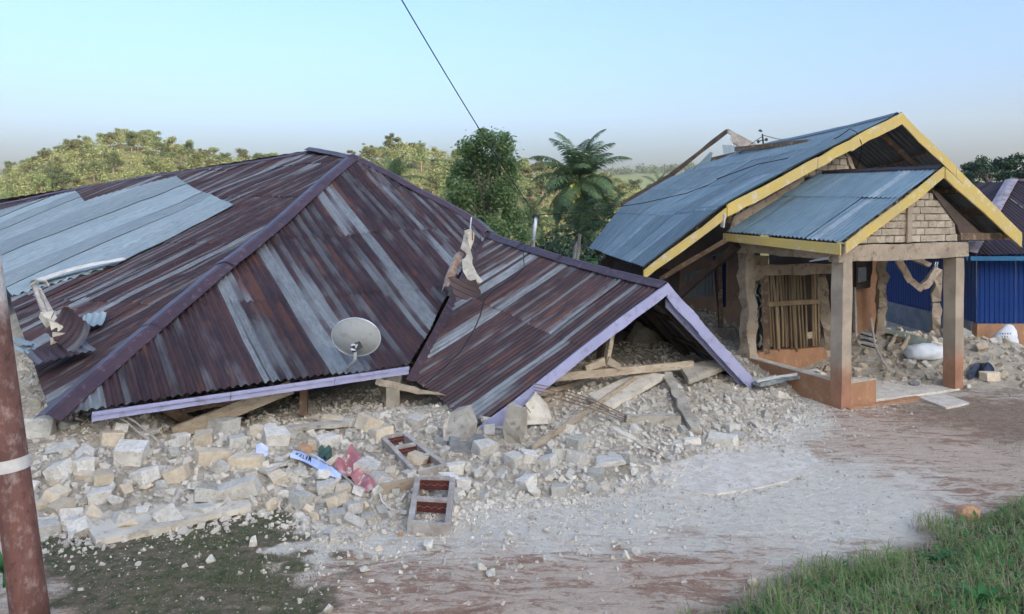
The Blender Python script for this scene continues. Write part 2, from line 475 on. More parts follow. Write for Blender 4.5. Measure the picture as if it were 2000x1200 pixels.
def heap2_z(x, y):
    x = np.asarray(x, float); y = np.asarray(y, float)
    h = .62 * np.exp(-((x - 7.0) / 1.7) ** 2 - ((y - 15.9) / 1.35) ** 2) + .48 * np.exp(-((x - 9.2) / 1.15) ** 2 - ((y - 15.2) / 1.3) ** 2) \
        + .5 * np.exp(-((x - 4.6) / 1.6) ** 2 - ((y - 17.0) / 1.6) ** 2) + .22 * np.exp(-((x - 8.2) / 1.6) ** 2 - ((y - 14.0) / .7) ** 2)
    return h - .06 + .14 * (fbm(x, y, 1.4, 3) - .45) * sstep(.02, .2, h) + .05 * (fbm(x, y, 5, 2) - .5)
def surf_z(x, y):
    return float(np.maximum(np.maximum(ground_z(x, y), heap_z(x, y) if x < 5 else -9), heap2_z(x, y) if (y > 12.6 and y < 20 and x > 3) else -9))

def axis(lo, a, b, hi, step, grow=1.16):
    mid = list(np.arange(a, b + 1e-6, step)); up = []; s = step; x = mid[-1]
    while x < hi:
        s *= grow; x += s; up.append(x)
    dn = []; s = step; x = mid[0]
    while x > lo:
        s *= grow; x -= s; dn.append(x)
    return np.array(dn[::-1] + mid + up)

gx = axis(-900, -7, 10, 900, .085); gy = axis(-500, 4.8, 15.5, 1050, .085)
GX, GY = np.meshgrid(gx, gy)
GZ = ground_z(GX, GY)
# --- zones of the ground: dust round the rubble, moss lawn, grass bank
t_toe = GY - np.interp(GX, TOE_X, TOE_Y)
wob = .9 * (fbm(GX, GY, .8, 4) - .5) + .5 * (fbm(GX, GY, 3.1, 3) - .5)
dust = sstep(-2.2, -.25, t_toe + 1.6 * wob) * (1 - .55 * sstep(4.2, 6.0, GX))
dust = np.maximum(dust, sstep(2.6, .9, np.hypot((GX - 1.6) / 1.7, GY - 8.4) + wob) * .95)
gpx = 1000 + F_PX * GX / np.maximum(GY, .5)
moss = sstep(680, 400, gpx + 420 * wob + 330 * (fbm(GX, GY, 6.5, 3) - .5)) * sstep(5.0, 5.6, GY) * (1 - sstep(-.3, .25, t_toe)) * sstep(-.25, .3, GY - (5.35 - .62 * (GX + 2.6)) + wob)
dust = dust * (1 - .75 * sstep(.2, .7, moss))
dry = sstep(5.0, 7.0, GX + 2 * wob) * sstep(9.0, 10.2, GY + wob) * (1 - sstep(12.5, 13.6, GY - .3 * (GX - 6)))
bank = sstep(-.1, .35, bank_dist(GX, GY))
far = sstep(20, 27, GY)
mb = MB(); mb.grid(np.stack((GX, GY, GZ), -1))
ground = structure(mb.build('ground', [], None, True, 'origin', fixn=False))
at_ = ground.data.color_attributes.new('zone', 'FLOAT_COLOR', 'POINT')
at_.data.foreach_set('color', np.stack((dust, moss, np.maximum(bank, far), dry), -1).astype(np.float32).ravel())

t = NT('ground')
za = t.node('ShaderNodeAttribute', attribute_name='zone')
sp = t.node('ShaderNodeSeparateColor'); t.l.new(za.outputs['Color'], sp.inputs[0])
zD, zM, zG, zR = sp.outputs[0], sp.outputs[1], sp.outputs[2], za.outputs['Alpha']
co = t.coord()
st = t.scaled(co, (.75, 2.2, 1), rot=(0, 0, R(-14)))
n1 = t.noise(st, 3.0, 9, .74, 1.0)
n2 = t.noise(co, 9, 7, .7)
n3 = t.noise(co, 38, 5, .75)
nl = t.noise(co, .5, 3, .5)
soil = t.mix(t.ramp(n2, .35, .68), (.44, .28, .19), (.31, .18, .115))
pale = t.mix(t.ramp(n2, .3, .7), (.73, .58, .44), (.58, .45, .335))
pm = t.math('ADD', n1, t.math('MULTIPLY', t.math('SUBTRACT', n2, .5), .45))
pm = t.math('ADD', pm, t.math('MULTIPLY', t.math('SUBTRACT', nl, .5), .35))
c = t.mix(t.ramp(pm, .41, .52), soil, pale)
brownish = t.mix(t.ramp(n2, .35, .65), (.23, .155, .10), (.33, .25, .18))
c = t.mix(t.math('MULTIPLY', zR, t.ramp(n1, .3, .6, .5, .95)), c, brownish)
dm = t.math('ADD', zD, t.math('MULTIPLY', t.math('SUBTRACT', pm, .5), 1.5))
white = t.mix(t.ramp(t.math('ADD', n2, t.math('MULTIPLY', t.math('SUBTRACT', n3, .5), .5)), .38, .75), (0.86, 0.785, 0.64), (0.68, 0.60, 0.475))
c = t.mix(t.ramp(dm, .22, .75), c, white)
mossc = t.mix(t.ramp(n2, .35, .62), (.085, .10, .042), (.22, .17, .11))
mm = t.math('ADD', zM, t.math('MULTIPLY', t.math('SUBTRACT', n2, .5), .9))
c = t.mix(t.ramp(mm, .30, .75), c, mossc)
c = t.mix(zG, c, t.mix(t.ramp(n2, .4, .6), (.09, .075, .04), (.055, .06, .028)))
c = t.mix(t.ramp(n3, .57, .68, 0, .75), c, (.70, .64, .54))
c = t.mix(t.ramp(n3, .43, .30, 0, .5), c, (.20, .14, .10))
hh = t.math('ADD', t.math('MULTIPLY', n2, 1.0), t.math('MULTIPLY', n3, .35))
t.bump(hh, 1.0, .08)
ground.data.materials.append(t.fin(c, .95, 0, .15))

# --- rubble heaps: the mound of crushed masonry that the loose blocks lie on
def mat_heap():
    t = NT('crushed_masonry')
    co = t.coord()
    n1 = t.noise(co, 2.2, 6, .65); n2 = t.noise(co, 14, 6, .7); n3 = t.noise(co, 60, 4, .7)
    c = t.mix(t.ramp(n1, .35, .65), (0.594, 0.53, 0.413), (0.445, 0.38, 0.28))
    c = t.mix(t.ramp(n2, .45, .7), c, (0.36, 0.3, 0.219))
    c = t.mix(t.ramp(n3, .55, .72, 0, .7), c, (0.7, 0.63, 0.507))
    t.bump(t.math('ADD', n2, t.math('MULTIPLY', n3, .5)), 1.0, .05)
    return t.fin(c, .97, 0, .1)
M['heap'] = mat_heap()
def heap_mesh(name, fn, x0, x1, y0, y1, step, label):
    X, Y = np.meshgrid(np.arange(x0, x1, step), np.arange(y0, y1, step))
    Z = fn(X, Y); G = ground_z(X, Y)
    keep = Z > G - .03
    idx = -np.ones(X.shape, int); vs = []
    fs = []
    ii, jj = X.shape
    cell = keep[:-1, :-1] | keep[1:, :-1] | keep[:-1, 1:] | keep[1:, 1:]
    use = np.zeros(X.shape, bool)
    for a in (0, 1):
        for b in (0, 1): use[a:ii - 1 + a, b:jj - 1 + b] |= cell
    idx[use] = np.arange(use.sum())
    vs = np.stack((X[use], Y[use], np.maximum(Z[use], G[use] - .06)), -1)
    for i, j in zip(*np.nonzero(cell)):
        fs.append((idx[i, j], idx[i, j + 1], idx[i + 1, j + 1], idx[i + 1, j]))
    mb = MB(); mb.add(vs, fs)
    return stuff(mb.build(name, M['heap'], None, False, 'origin', fixn=False), label, 'rubble')
heap_mesh('rubble_mound', heap_z, -9, 5.0, 6.6, 17.5, .09, 'pale mound of crushed masonry spilling from under the collapsed rusty roof')
heap_mesh('rubble_mound', heap2_z, 3.0, 11.2, 12.7, 19, .10, 'mound of crushed masonry inside the broken house with yellow roof trim')

# --- broken concrete apron in front of the collapsed porch wing
ap0 = [(1270, 938), (1330, 955), (1385, 966), (1450, 959), (1530, 942), (1600, 917), (1612, 905), (1585, 893), (1572, 868), (1530, 842), (1480, 815), (1400, 835), (1320, 880), (1280, 905)]
ap = []
for (xa, ya), (xb, yb) in zip(ap0, ap0[1:] + ap0[:1]):
    for k in np.arange(0, 1, .125): ap.append((xa + (xb - xa) * k + RNG.normal(0, 2.2), ya + (yb - ya) * k + RNG.normal(0, 1.0)))
mb = MB(); mb.prism([on_ground(x, y) + np.array((0, 0, -.03)) for x, y in ap], (0, 0, .034))
M['apron'] = mat_rough('apron', (.72, .655, .545), (.59, .525, .425), 6, .95, .9, 34, c3=(.47, .40, .315))
structure(mb.build('concrete_apron', M['apron']))

# ------------------------------------------------------------------ hills behind, added shade ridge at the camera's back
PROF = np.array([(-900, 375), (-500, 365), (-200, 350), (0, 330), (60, 303), (130, 276), (240, 252), (330, 274), (440, 301), (560, 307), (640, 307), (690, 297), (780, 274), (870, 292), (950, 302), (1050, 317), (1150, 330), (1230, 352), (1300, 388), (1400, 410), (1700, 410), (2600, 400)], float)
HILL_Y = 250.0
def hill_z(x, y):
    px = 1000 + F_PX * x / np.maximum(y, 1)
    top = CAM_Z + (HORIZON - (np.interp(px, PROF[:, 0], PROF[:, 1]) + 31)) * HILL_Y / F_PX
    k = sstep(95, HILL_Y, y)
    z = -9.5 + (top + 9.5) * (k ** .8)
    z = z - (y > HILL_Y) * (y - HILL_Y) * .30
    return np.maximum(z + 1.6 * (fbm(x, y, .035, 3) - .5) * sstep(90, 150, y), -14)
M['hill_ground'] = mat_rough('hill_ground', (.085, .085, .03), (.055, .07, .028), .12, .95, 0, 1, c3=(.14, .11, .05))
X, Y = np.meshgrid(np.linspace(-330, 330, 111), np.linspace(80, 420, 80))
mb = MB(); mb.grid(np.stack((X, Y, hill_z(X, Y)), -1))
structure(mb.build('hillside', M['hill_ground'], None, True, 'origin', fixn=False))
M['far_hill'] = mat_rough('far_hill', (.045, .07, .035), (.06, .085, .04), .05, .95, 0, 1)
X, Y = np.meshgrid(np.linspace(-500, 1300, 181), np.linspace(620, 1000, 30))
pxx = 1000 + F_PX * X / Y
topf = CAM_Z + (HORIZON - np.interp(pxx, [-500, 900, 1200, 1300, 1400, 1550, 1800, 2100, 3500], [400, 375, 340, 334, 326, 322, 345, 350, 370])) * 800 / F_PX
Z = -20 + (topf + 20) * sstep(620, 800, Y) - np.maximum(Y - 800, 0) * .3 + 5 * (fbm(X, Y, .05, 4) - .5)
mb = MB(); mb.grid(np.stack((X, Y, Z), -1))
structure(mb.build('far_hill', M['far_hill'], None, True, 'origin', fixn=False))
# unseen ridge added behind the camera, shaped to keep the sun off the village
dirx = np.array((math.sin(R(SUN_AZ)), math.cos(R(SUN_AZ)))); tang = np.array((-dirx[1], dirx[0]))
A_, B_ = np.meshgrid(np.linspace(-330, 330, 71), np.linspace(100, 520, 40))
H_ = 156 * np.exp(-((B_ - 300) / 80) ** 2) * np.exp(-((A_ - 20) / 125.0) ** 6) * (1 + .05 * (fbm(A_, B_, .03, 3) - .5)) + 1.4 - 2
XX = dirx[0] * B_ + tang[0] * A_; YY = dirx[1] * B_ + tang[1] * A_
mb = MB(); mb.grid(np.stack((XX, YY, H_), -1))
structure(mb.build('ridge', M['hill_ground'], None, True, 'origin', fixn=False))
# ------------------------------------------------------------------ corrugated roofing
def poly_clip(poly):
    P_ = np.asarray(poly, float); n = len(P_)
    def f(u):
        vs = []
        for i in range(n):
            a, b = P_[i], P_[(i + 1) % n]
            if (a[0] <= u < b[0]) or (b[0] <= u < a[0]):
                vs.append(a[1] + (b[1] - a[1]) * (u - a[0]) / (b[0] - a[0]))
        return (min(vs), max(vs)) if len(vs) >= 2 else None
    return f

def roof_sheets(parent, fn, clip, u_rng, v_rng, mat, pitch=.09, amp=.013, waves=8, length=1.85, seg=6, nrow=6, lift=.0, warp=.012, name='roof_sheet', seed=1, tear=.0):
    """corrugated sheets laid over the surface fn(u, v): corrugations run along v, each sheet an object"""
    rg = np.random.default_rng(seed)
    du = pitch / seg; w = pitch * waves
    ncol = int(math.ceil((u_rng[1] - u_rng[0]) / w)); nrw = int(math.ceil((v_rng[1] - v_rng[0]) / length))
    out = []
    for j in range(nrw):
        for i in range(ncol):
            us = u_rng[0] + i * w + np.arange(0, waves * seg + seg // 2 + 1) * du
            v0 = v_rng[0] + j * length + rg.normal(0, .02); v1 = v_rng[0] + (j + 1) * length + .13
            cols = []
            for u in us:
                c = clip(u) if u <= u_rng[1] + 1e-6 else None
                if c is None: cols.append(None); continue
                jag = rg.uniform(0, tear) if tear else 0
                a, b = max(v0, c[0] + jag), min(v1, c[1])
                cols.append((a, b) if b - a > .02 else None)
            runs = []; cur = []
            for k, c in enumerate(cols):
                if c is None:
                    if len(cur) > 1: runs.append(cur)
                    cur = []
                else: cur.append(k)
            if len(cur) > 1: runs.append(cur)
            if not runs: continue
            mb = MB()
            l0 = rg.uniform(0, warp); ph = rg.uniform(0, 6.3); skew = rg.normal(0, .004)
            for run in runs:
                uu = us[run]; lo = np.array([cols[k][0] for k in run]); hi = np.array([cols[k][1] for k in run])
                k = np.linspace(0, 1, nrow + 1)[:, None]
                V_ = lo[None, :] + (hi - lo)[None, :] * k; U_ = np.repeat(uu[None, :], nrow + 1, 0)
                P_ = fn(U_, V_); e = 1e-3
                Tu = (fn(U_ + e, V_) - P_) / e; Tv = (fn(U_, V_ + e) - P_) / e
                N_ = np.cross(Tu, Tv); N_ /= np.linalg.norm(N_, axis=-1, keepdims=True)
                N_ *= np.sign(N_[..., 2:3])
                kk = (V_ - v0) / length
                h = lift + amp * np.cos(2 * math.pi * U_ / pitch) + .009 * (1 - kk) + .002 * (i % 2) + l0 * np.sin(kk * 3.1 + ph) * .5 + skew * (U_ - us[0]) / w
                mb.grid(P_ + N_ * h[..., None], 0, np.stack((U_, V_), -1))
            out.append(mb.build(name, mat, parent, True, fixn=False))
    return out

def bilinear(p00, p10, p01, p11, ul, vl, bulge=None):
    p00, p10, p01, p11 = map(np.asarray, (p00, p10, p01, p11))
    def f(u, v):
        a = (np.asarray(u, float) / ul)[..., None]; b = (np.asarray(v, float) / vl)[..., None]
        p = p00 * (1 - a) * (1 - b) + p10 * a * (1 - b) + p01 * (1 - a) * b + p11 * a * b
        if bulge is not None: p = p + bulge(a, b) * np.array((0, 0, 1.0))
        return p
    return f

def planar(o, ud, vd, bulge=None):
    o, ud, vd = map(np.asarray, (o, ud, vd))
    def f(u, v):
        u = np.asarray(u, float); v = np.asarray(v, float)
        p = o + u[..., None] * ud + v[..., None] * vd
        if bulge is not None: p = p + bulge(u, v)[..., None] * np.array((0, 0, 1.0))
        return p
    return f

def uv_of(p, o, ud, vd):
    d = np.asarray(p) - o
    return (float(np.dot(d, ud)), float(np.dot(d, vd)))

def cap_strip(parent, pts, n1, n2, w, mat, lap=1.8, name='ridge_cap', lift=.03):
    """angled flashing over a ridge or hip, in overlapping lengths; n1/n2 = directions of its two wings"""
    pts = [np.asarray(p, float) for p in pts]
    d = [0]
    for a, b in zip(pts[:-1], pts[1:]): d.append(d[-1] + np.linalg.norm(b - a))
    L = d[-1]; n = max(1, int(round(L / lap)))
    n1, n2 = unit(n1), unit(n2); up = np.array((0, 0, 1.0))
    def P_(s): return np.array([np.interp(s, d, [q[k] for q in pts]) for k in range(3)])
    for i in range(n):
        s0, s1 = L * i / n, min(L, L * (i + 1) / n + .1)
        rows = []
        for k in range(5):
            s = s0 + (s1 - s0) * k / 4; p = P_(s) + up * (lift + .008 * (1 - k / 4) + RNG.normal(0, .004))
            rows.append([p + n1 * w - up * .012, p + n1 * w, p + n1 * w * .5 + up * .012, p + n1 * .03 + up * .022, p + n2 * .03 + up * .022, p + n2 * w * .5 + up * .012, p + n2 * w, p + n2 * w - up * .012])
        mb = MB(); mb.grid(np.array(rows)); mb.build(name, mat, parent, False, fixn=False)

# ------------------------------------------------------------------ the collapsed house with the rusty roof
hA = at(98, 812, 8.8); hV = at(800, 712, 11.5); hB = at(690, 306, 18.3); hC = at(605, 290, 20.5)
house1 = thing('collapsed_house', 'collapsed house, its rusty maroon corrugated roof lying low on pale rubble', 'house', (-1.5, 12.0, 0.0))
PLf = Plane.tri(hA, hV, hB); PLl = Plane.tri(hA, hB, hC)
hD = PLl.hit(0, 398)
# front slope
uF = unit((hV - hA) * np.array((1, 1, 1.0))); nF = PLf.n; vF = unit(np.cross(nF, uF)); vF = vF if vF[2] > 0 else -vF
front_px = [(98, 813), (450, 762), (800, 712), (835, 650), (862, 590), (905, 522), (955, 455), (920, 424), (820, 369), (690, 306)]
polyF = [uv_of(PLf.hit(*p), hA, uF, vF) for p in front_px]
us_ = [p[0] for p in polyF]; vs_ = [p[1] for p in polyF]
def bulF(u, v): return -.05 * np.sin(np.clip(v / 7.5, 0, 1) * math.pi) * np.sin(np.clip(u / 9, 0, 1) * math.pi) + .03 * np.sin(u * .9 + v * .5) + .10 * (fbm(u, v, .8, 3) - .5)
fnF = planar(hA, uF, vF, bulF)
# frame that carries the sheets: rafters and purlins
def frame(name, fn, clip, u_rng, v_rng, parent, du=1.1, dv=1.0, sz=.07, drop=.06, mat='dark_wood'):
    mb = MB()
    for u in np.arange(u_rng[0] + .4, u_rng[1], du):
        c = clip(u)
        if c is None or c[1] - c[0] < .5: continue
        q = [fn(np.array(u), np.array(v)) - (0, 0, drop + .06) for v in np.linspace(c[0] + .15, c[1] - .15, 9)]
        for a, b in zip(q[:-1], q[1:]): mb.beam(a, b, .05, .11)
    for v in np.arange(v_rng[0] + .2, v_rng[1], dv):
        uu = [u for u in np.arange(u_rng[0], u_rng[1], .15) if clip(u) is not None and clip(u)[0] < v - .05 and clip(u)[1] > v + .05]
        if len(uu) < 4: continue
        q = [fn(np.array(u), np.array(v)) - (0, 0, drop) for u in np.linspace(uu[0], uu[-1], 12)]
        for a, b in zip(q[:-1], q[1:]): mb.beam(a, b, .05, .05)
    return mb.build(name, M[mat], parent)
clF = poly_clip(polyF)
frF = frame('roof_frame', fnF, clF, (min(us_), max(us_)), (min(vs_), max(vs_)), house1)
roof_sheets(frF, fnF, clF, (min(us_), max(us_)), (min(vs_), max(vs_)), M['roof_rust'], pitch=.105, amp=.022, length=2.05, seed=11)
# side slope
vL = np.array((PLl.n[0] * -1, PLl.n[1] * -1, 0.0)); vL = unit(vL); vL = unit(np.array((vL[0], vL[1], -(PLl.n[0] * vL[0] + PLl.n[1] * vL[1]) / PLl.n[2])))
uL = unit(np.cross(vL, PLl.n)); uL = uL if uL[1] > 0 else -uL
left_px = [(98, 812), (88, 775), (74, 738), (60, 690), (24, 590), (18, 560), (-20, 500), (-160, 470), (-400, 455), (-400, 440), (0, 398), (300, 343), (470, 313), (605, 290), (690, 306)]
polyL = [uv_of(PLl.hit(*p), hA, uL, vL) for p in left_px]
usl = [p[0] for p in polyL]; vsl = [p[1] for p in polyL]
def bulL(u, v): return .05 * np.sin(u * .8 + 1) * np.sin(v * .55) - .10 * np.sin(np.clip(u / 14, 0, 1) * math.pi)*np.clip((v-3)/6,0,1) + .10 * (fbm(u, v, .8, 3) - .5)
fnL = planar(hA, uL, vL, bulL)
clL = poly_clip(polyL)
frL = frame('roof_frame', fnL, clL, (min(usl), max(usl)), (min(vsl), max(vsl)), house1, 1.4, 1.2)
roof_sheets(frL, fnL, clL, (min(usl), max(usl)), (min(vsl), max(vsl)), M['roof_rust'], pitch=.105, amp=.020, waves=9, length=2.3, seed=12)
# newer pale sheets nailed over the old roofing
zinc_px = [(-150, 470), (-150, 428), (0, 414), (148, 378), (166, 395), (345, 343), (400, 372), (458, 403), (350, 455), (240, 508), (150, 540), (25, 577), (-20, 520)]
polyZ = [uv_of(PLl.hit(*p), hA, uL, vL) for p in zinc_px]
uz = [p[0] for p in polyZ]; vz = [p[1] for p in polyZ]
roof_sheets(frL, fnL, poly_clip(polyZ), (min(uz), max(uz)), (min(vz), max(vz)), M['roof_zinc'], pitch=.105, amp=.021, waves=8, length=9.0, lift=.035, nrow=14, seed=13, warp=.02)
# hip and ridge caps
hip = [fnF(np.array(u), np.array(v)) for u, v in [tuple(np.array(polyF[0]) + (np.array(polyF[-1]) - polyF[0]) * k) for k in np.linspace(-.006, 1, 9)]]
hip2 = [np.array((p[0], p[1], max(p[2], fnL(*[np.array(q) for q in uv_of(p, hA, uL, vL)])[2]))) for p in hip]
hd = unit(hB - hA)
wF = unit(uF - hd * np.dot(uF, hd)); wL = unit(uL - hd * np.dot(uL, hd))
cap_strip(house1, hip2, wL, wF, .17, M['cap'], 2.2, lift=.035)
rd = unit(hC - hB); wr = unit(-vL + rd * np.dot(vL, rd))
cap_strip(house1, [hB, hC], wr, unit(np.cross(rd, (0, 0, 1)) + np.array((0, 0, -.4))), .16, M['cap'], 1.6, lift=.02)
top_px = [(690, 306), (760, 335), (820, 369), (880, 402), (920, 424), (955, 455)]
hip3 = [fnF(*[np.array(q) for q in uv_of(PLf.hit(*p), hA, uF, vF)]) for p in top_px]
hd3 = unit(hip3[-1] - hip3[0])
cap_strip(house1, hip3, unit(-uF + hd3 * np.dot(uF, hd3)), unit(np.array((.8, .6, -.35))), .22, M['cap'], 1.7, lift=.04)
bl = [fnL(*[np.array(q) for q in uv_of(PLl.hit(*p), hA, uL, vL)]) for p in [(605, 290), (470, 313), (300, 343), (150, 371), (0, 398), (-200, 420)]]
cap_strip(house1, bl, unit(-vL), unit(np.array((-.3, .9, -.35))), .16, M['cap'], 2.2, lift=.035)
# hidden slopes at the back close the roof
hJ = hip3[-1]
hS = np.array((3.2, 21.5, .7)); hT = np.array((-9.0, 31.0, .6)); hW = bl[-1]
for q in ((hip3[0], hJ, hS, hC), (hC, hS, hT, hW)):
    q = [np.asarray(x) - (0, 0, .05) for x in q]
    fnb = bilinear(q[1], q[2], q[0], q[3], 8.0, 7.0)
    frb = frame('roof_frame', fnb, lambda u: (0, 7.0) if 0 <= u <= 8 else None, (0, 8), (0, 7.0), house1, 1.6, 1.6)
    roof_sheets(frb, fnb, lambda u: (0, 7.0) if 0 <= u <= 8 else None, (0, 8), (0, 7.0), M['roof_rust'], pitch=.2, amp=.015, waves=8, length=3.6, seg=4, nrow=3, seed=14)
# eave fascia, two lavender boards
e0, e1 = hA + uF * .42, hV - uF * .02
for k, (s0, s1) in enumerate(((0, .38), (.38, .72), (.72, 1))):
    a = e0 + (e1 - e0) * s0; b = e0 + (e1 - e0) * s1 - uF * .006
    outw = unit(np.array((uF[1], -uF[0], 0)))
    mb = MB(); mb.beam(a - (0, 0, .095) + outw * (.0 + .004 * k), b - (0, 0, .095) + outw * (.004 * k), .025, .085, nseg=6, rough=.002)
    mb.build('fascia_board', M['lavender'], house1)
    mb = MB(); mb.beam(a - (0, 0, .045) + outw * .03, b - (0, 0, .045) + outw * .03, .022, .045); mb.build('fascia_strip', M['lavender'], house1)

# porch wing of the collapsed house
wLp = at(930, 838, 10.0); wK = at(1300, 556, 11.58); wR = at(1490, 766, 12.6); wJ = hJ.copy(); wJ[2] -= .03
wVp = wJ + (wLp - wK)
wUL = float(np.linalg.norm(wJ - wK)); wVL = float(np.linalg.norm(wK - wLp))
def bulW(a, b): return -.07 * np.sin(a * math.pi) * (b - .2) - .04 * np.sin(b * 3.1) * np.sin(a * 5) + .07 * (fbm(a * 5.8, b * 3.6, .9, 3) - .5) * np.sin(np.clip(b, 0, 1) * math.pi)
fnW = bilinear(wLp, wVp, wK, wJ, wUL, wVL, bulW)
uV0 = .36 * wUL
def clW(u):
    if u < 0 or u > wUL * .995: return None
    lo = max(0.0, (u - uV0) / (wUL - uV0)) * wVL
    return (lo, wVL - .01)
frW = frame('roof_frame', fnW, clW, (0.05, wUL), (0, wVL), house1, .9, .8)
roof_sheets(frW, fnW, clW, (0, wUL), (0, wVL), M['roof_rust'], pitch=.105, amp=.021, waves=8, length=1.95, seed=15)
wRb = wJ + (wR - wK) * np.array((.9, .9, .8))
fnW2 = bilinear(wR, wRb, wK - (0, 0, .01), wJ - (0, 0, .01), wUL, 2.9)
cl2 = lambda u: (0, 2.9) if 0 <= u <= wUL else None
frW2 = frame('roof_frame', fnW2, cl2, (0.05, wUL), (0, 2.9), house1, .9, .8)
roof_sheets(frW2, fnW2, cl2, (0, wUL), (0, 2.9), M['roof_rust'], pitch=.105, amp=.016, waves=9, length=2.9, seed=16, nrow=3)
rdn = unit(wJ - wK); wl_ = unit((wLp - wK) - rdn * np.dot(wLp - wK, rdn)); wr_ = unit((wR - wK) - rdn * np.dot(wR - wK, rdn))
ridgeW = [fnW(np.array(wUL * k), np.array(wVL)) + (0, 0, .0) for k in np.linspace(0, 1, 8)]
cap_strip(house1, [ridgeW[0] - rdn * .05] + ridgeW[1:], wl_, wr_, .17, M['cap'], 1.6, lift=.035)
# valley flashing between the two slopes
val = [fnW(np.array(uV0 + (wUL - uV0) * k), np.array(wVL * k)) for k in np.linspace(0, 1, 8)]
rows = []
for i, p in enumerate(val):
    sdv = unit(np.array((.75, .65, 0)))
    rows.append([p - sdv * .17 + (0, 0, .05), p - sdv * .05 - (0, 0, .0), p + sdv * .05 - (0, 0, .0), p + sdv * .10 + (0, 0, .035)])
mb = MB(); mb.grid(np.array(rows)); mb.build('valley_flashing', M['cap'], house1, False, fixn=False)
# barge boards of the wing: lavender, the far one cracked in two
gdir = unit(np.array((wLp[0] - wR[0], wLp[1] - wR[1], 0))); fout = unit(np.array((-gdir[1], gdir[0], 0)))
if fout[1] > 0: fout = -fout
def board(parent, a, b, hgt, thick, mat, out, name='barge_board', cut0=True):
    """board hung below the line a-b, in the vertical plane facing out"""
    a = np.asarray(a, float); b = np.asarray(b, float); dn = np.array((0, 0, -hgt))
    n = max(4, int(np.linalg.norm(b - a) / .22)); vs = []; fs = []; ph = RNG.uniform(0, 6)
    for i in range(n + 1):
        k = i / n; p = a + (b - a) * k + np.array((0, 0, .010 * math.sin(k * 7 + ph))) + out * (.02 + .012 * math.sin(k * 5 + ph * 2) + abs(RNG.normal(0, .002)))
        j1 = np.array((0, 0, RNG.normal(0, .003))); j2 = np.array((0, 0, RNG.normal(0, .005)))
        vs += [p + j1, p + dn + j2, p + dn + j2 + out * thick, p + j1 + out * thick]
    for i in range(n):
        q = i * 4
        for e in range(4): fs.append((q + e, q + (e + 1) % 4, q + 4 + (e + 1) % 4, q + 4 + e))
    fs += [(3, 2, 1, 0), (n * 4, n * 4 + 1, n * 4 + 2, n * 4 + 3)]
    mb = MB(); mb.add(vs, fs); return mb.build(name, M[mat], parent)
up_ = np.array((0, 0, .025))
board(house1, wLp + up_, wK + up_, .17, .03, 'lavender', fout)
kmid = wK + (wR - wK) * .30
board(house1, wK + up_, kmid + up_, .24, .03, 'lavender', fout)
board(house1, kmid + up_ * .3 + fout * .012, wR - (0, 0, .02) + fout * .02, .24, .03, 'lavender', fout)
# second, inner board on the far verge and its soffit lip
board(house1, wK + (wR - wK) * .03 - fout * .10 - (0, 0, .16), wR - fout * .10 - (0, 0, .16), .12, .025, 'lavender', fout)
# wall timbers and truss showing under the eaves
mb = MB()
def eave_pt(k, back, z): return e0 + (e1 - e0) * k + unit(np.array((-uF[1], uF[0], 0))) * back + np.array((0, 0, z))
mb.beam(eave_pt(.66, .5, -.62), eave_pt(.66, .5, -.05), .10, .09, up=(0, 1, 0)); mb.build('wall_post', M['wood_brown'], house1)
mb = MB(); mb.beam(eave_pt(.22, .7, -.34), eave_pt(.66, .55, -.20), .06, .10); mb.build('wall_rail', M['wood_brown'], house1)
mb = MB(); mb.beam(eave_pt(.24, .75, -.56), eave_pt(.50, .65, -.46), .06, .08); mb.build('wall_rail', M['wood_brown'], house1)
mb = MB(); mb.beam(eave_pt(.18, .5, -.10), eave_pt(.32, .8, -.6), .08, .14); mb.build('brace', M['wood_brown'], house1)
mb = MB(); mb.beam(eave_pt(.99, .4, -.75), eave_pt(.99, .4, -.04), .20, .16, up=(0, 1, 0), nseg=3, rough=.01); mb.build('wall_post', M['concrete_old'], house1)
# truss in the wing's gable: tie beam, king post, struts
def gable_pt(px, py, back=.35):
    pl = Plane(wLp - fout * back, fout); return pl.hit(px, py)
ta, tb = gable_pt(1072, 738, .3), gable_pt(1352, 712, .3)
mb = MB(); mb.beam(ta, tb, .07, .115, nseg=3, rough=.003); mb.build('tie_beam', M['wood_pale'], house1)
mb = MB(); mb.beam(gable_pt(1183, 716, .32), gable_pt(1196, 640, .34), .07, .085, up=fout); mb.build('king_post', M['wood_pale'], house1)
mb = MB(); mb.beam(gable_pt(1172, 716, .5), gable_pt(1180, 655, .5), .09, .13, up=fout); mb.build('king_post', M['dark_wood'], house1)
for a, b in (((1143, 720), (1180, 706)), ((1210, 718), (1186, 704))):
    mb = MB(); mb.beam(gable_pt(*a, .27), gable_pt(*b, .27), .05, .08, h1=.12); mb.build('cleat', M['wood_pale'], house1)
# dark panel added under the main roof to keep the hollow dark
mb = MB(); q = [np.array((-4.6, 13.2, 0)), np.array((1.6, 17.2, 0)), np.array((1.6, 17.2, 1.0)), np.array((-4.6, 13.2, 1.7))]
mb.prism(q, (-.05, .08, 0)); mb.build('shade_panel', M['dark_wood'], house1)
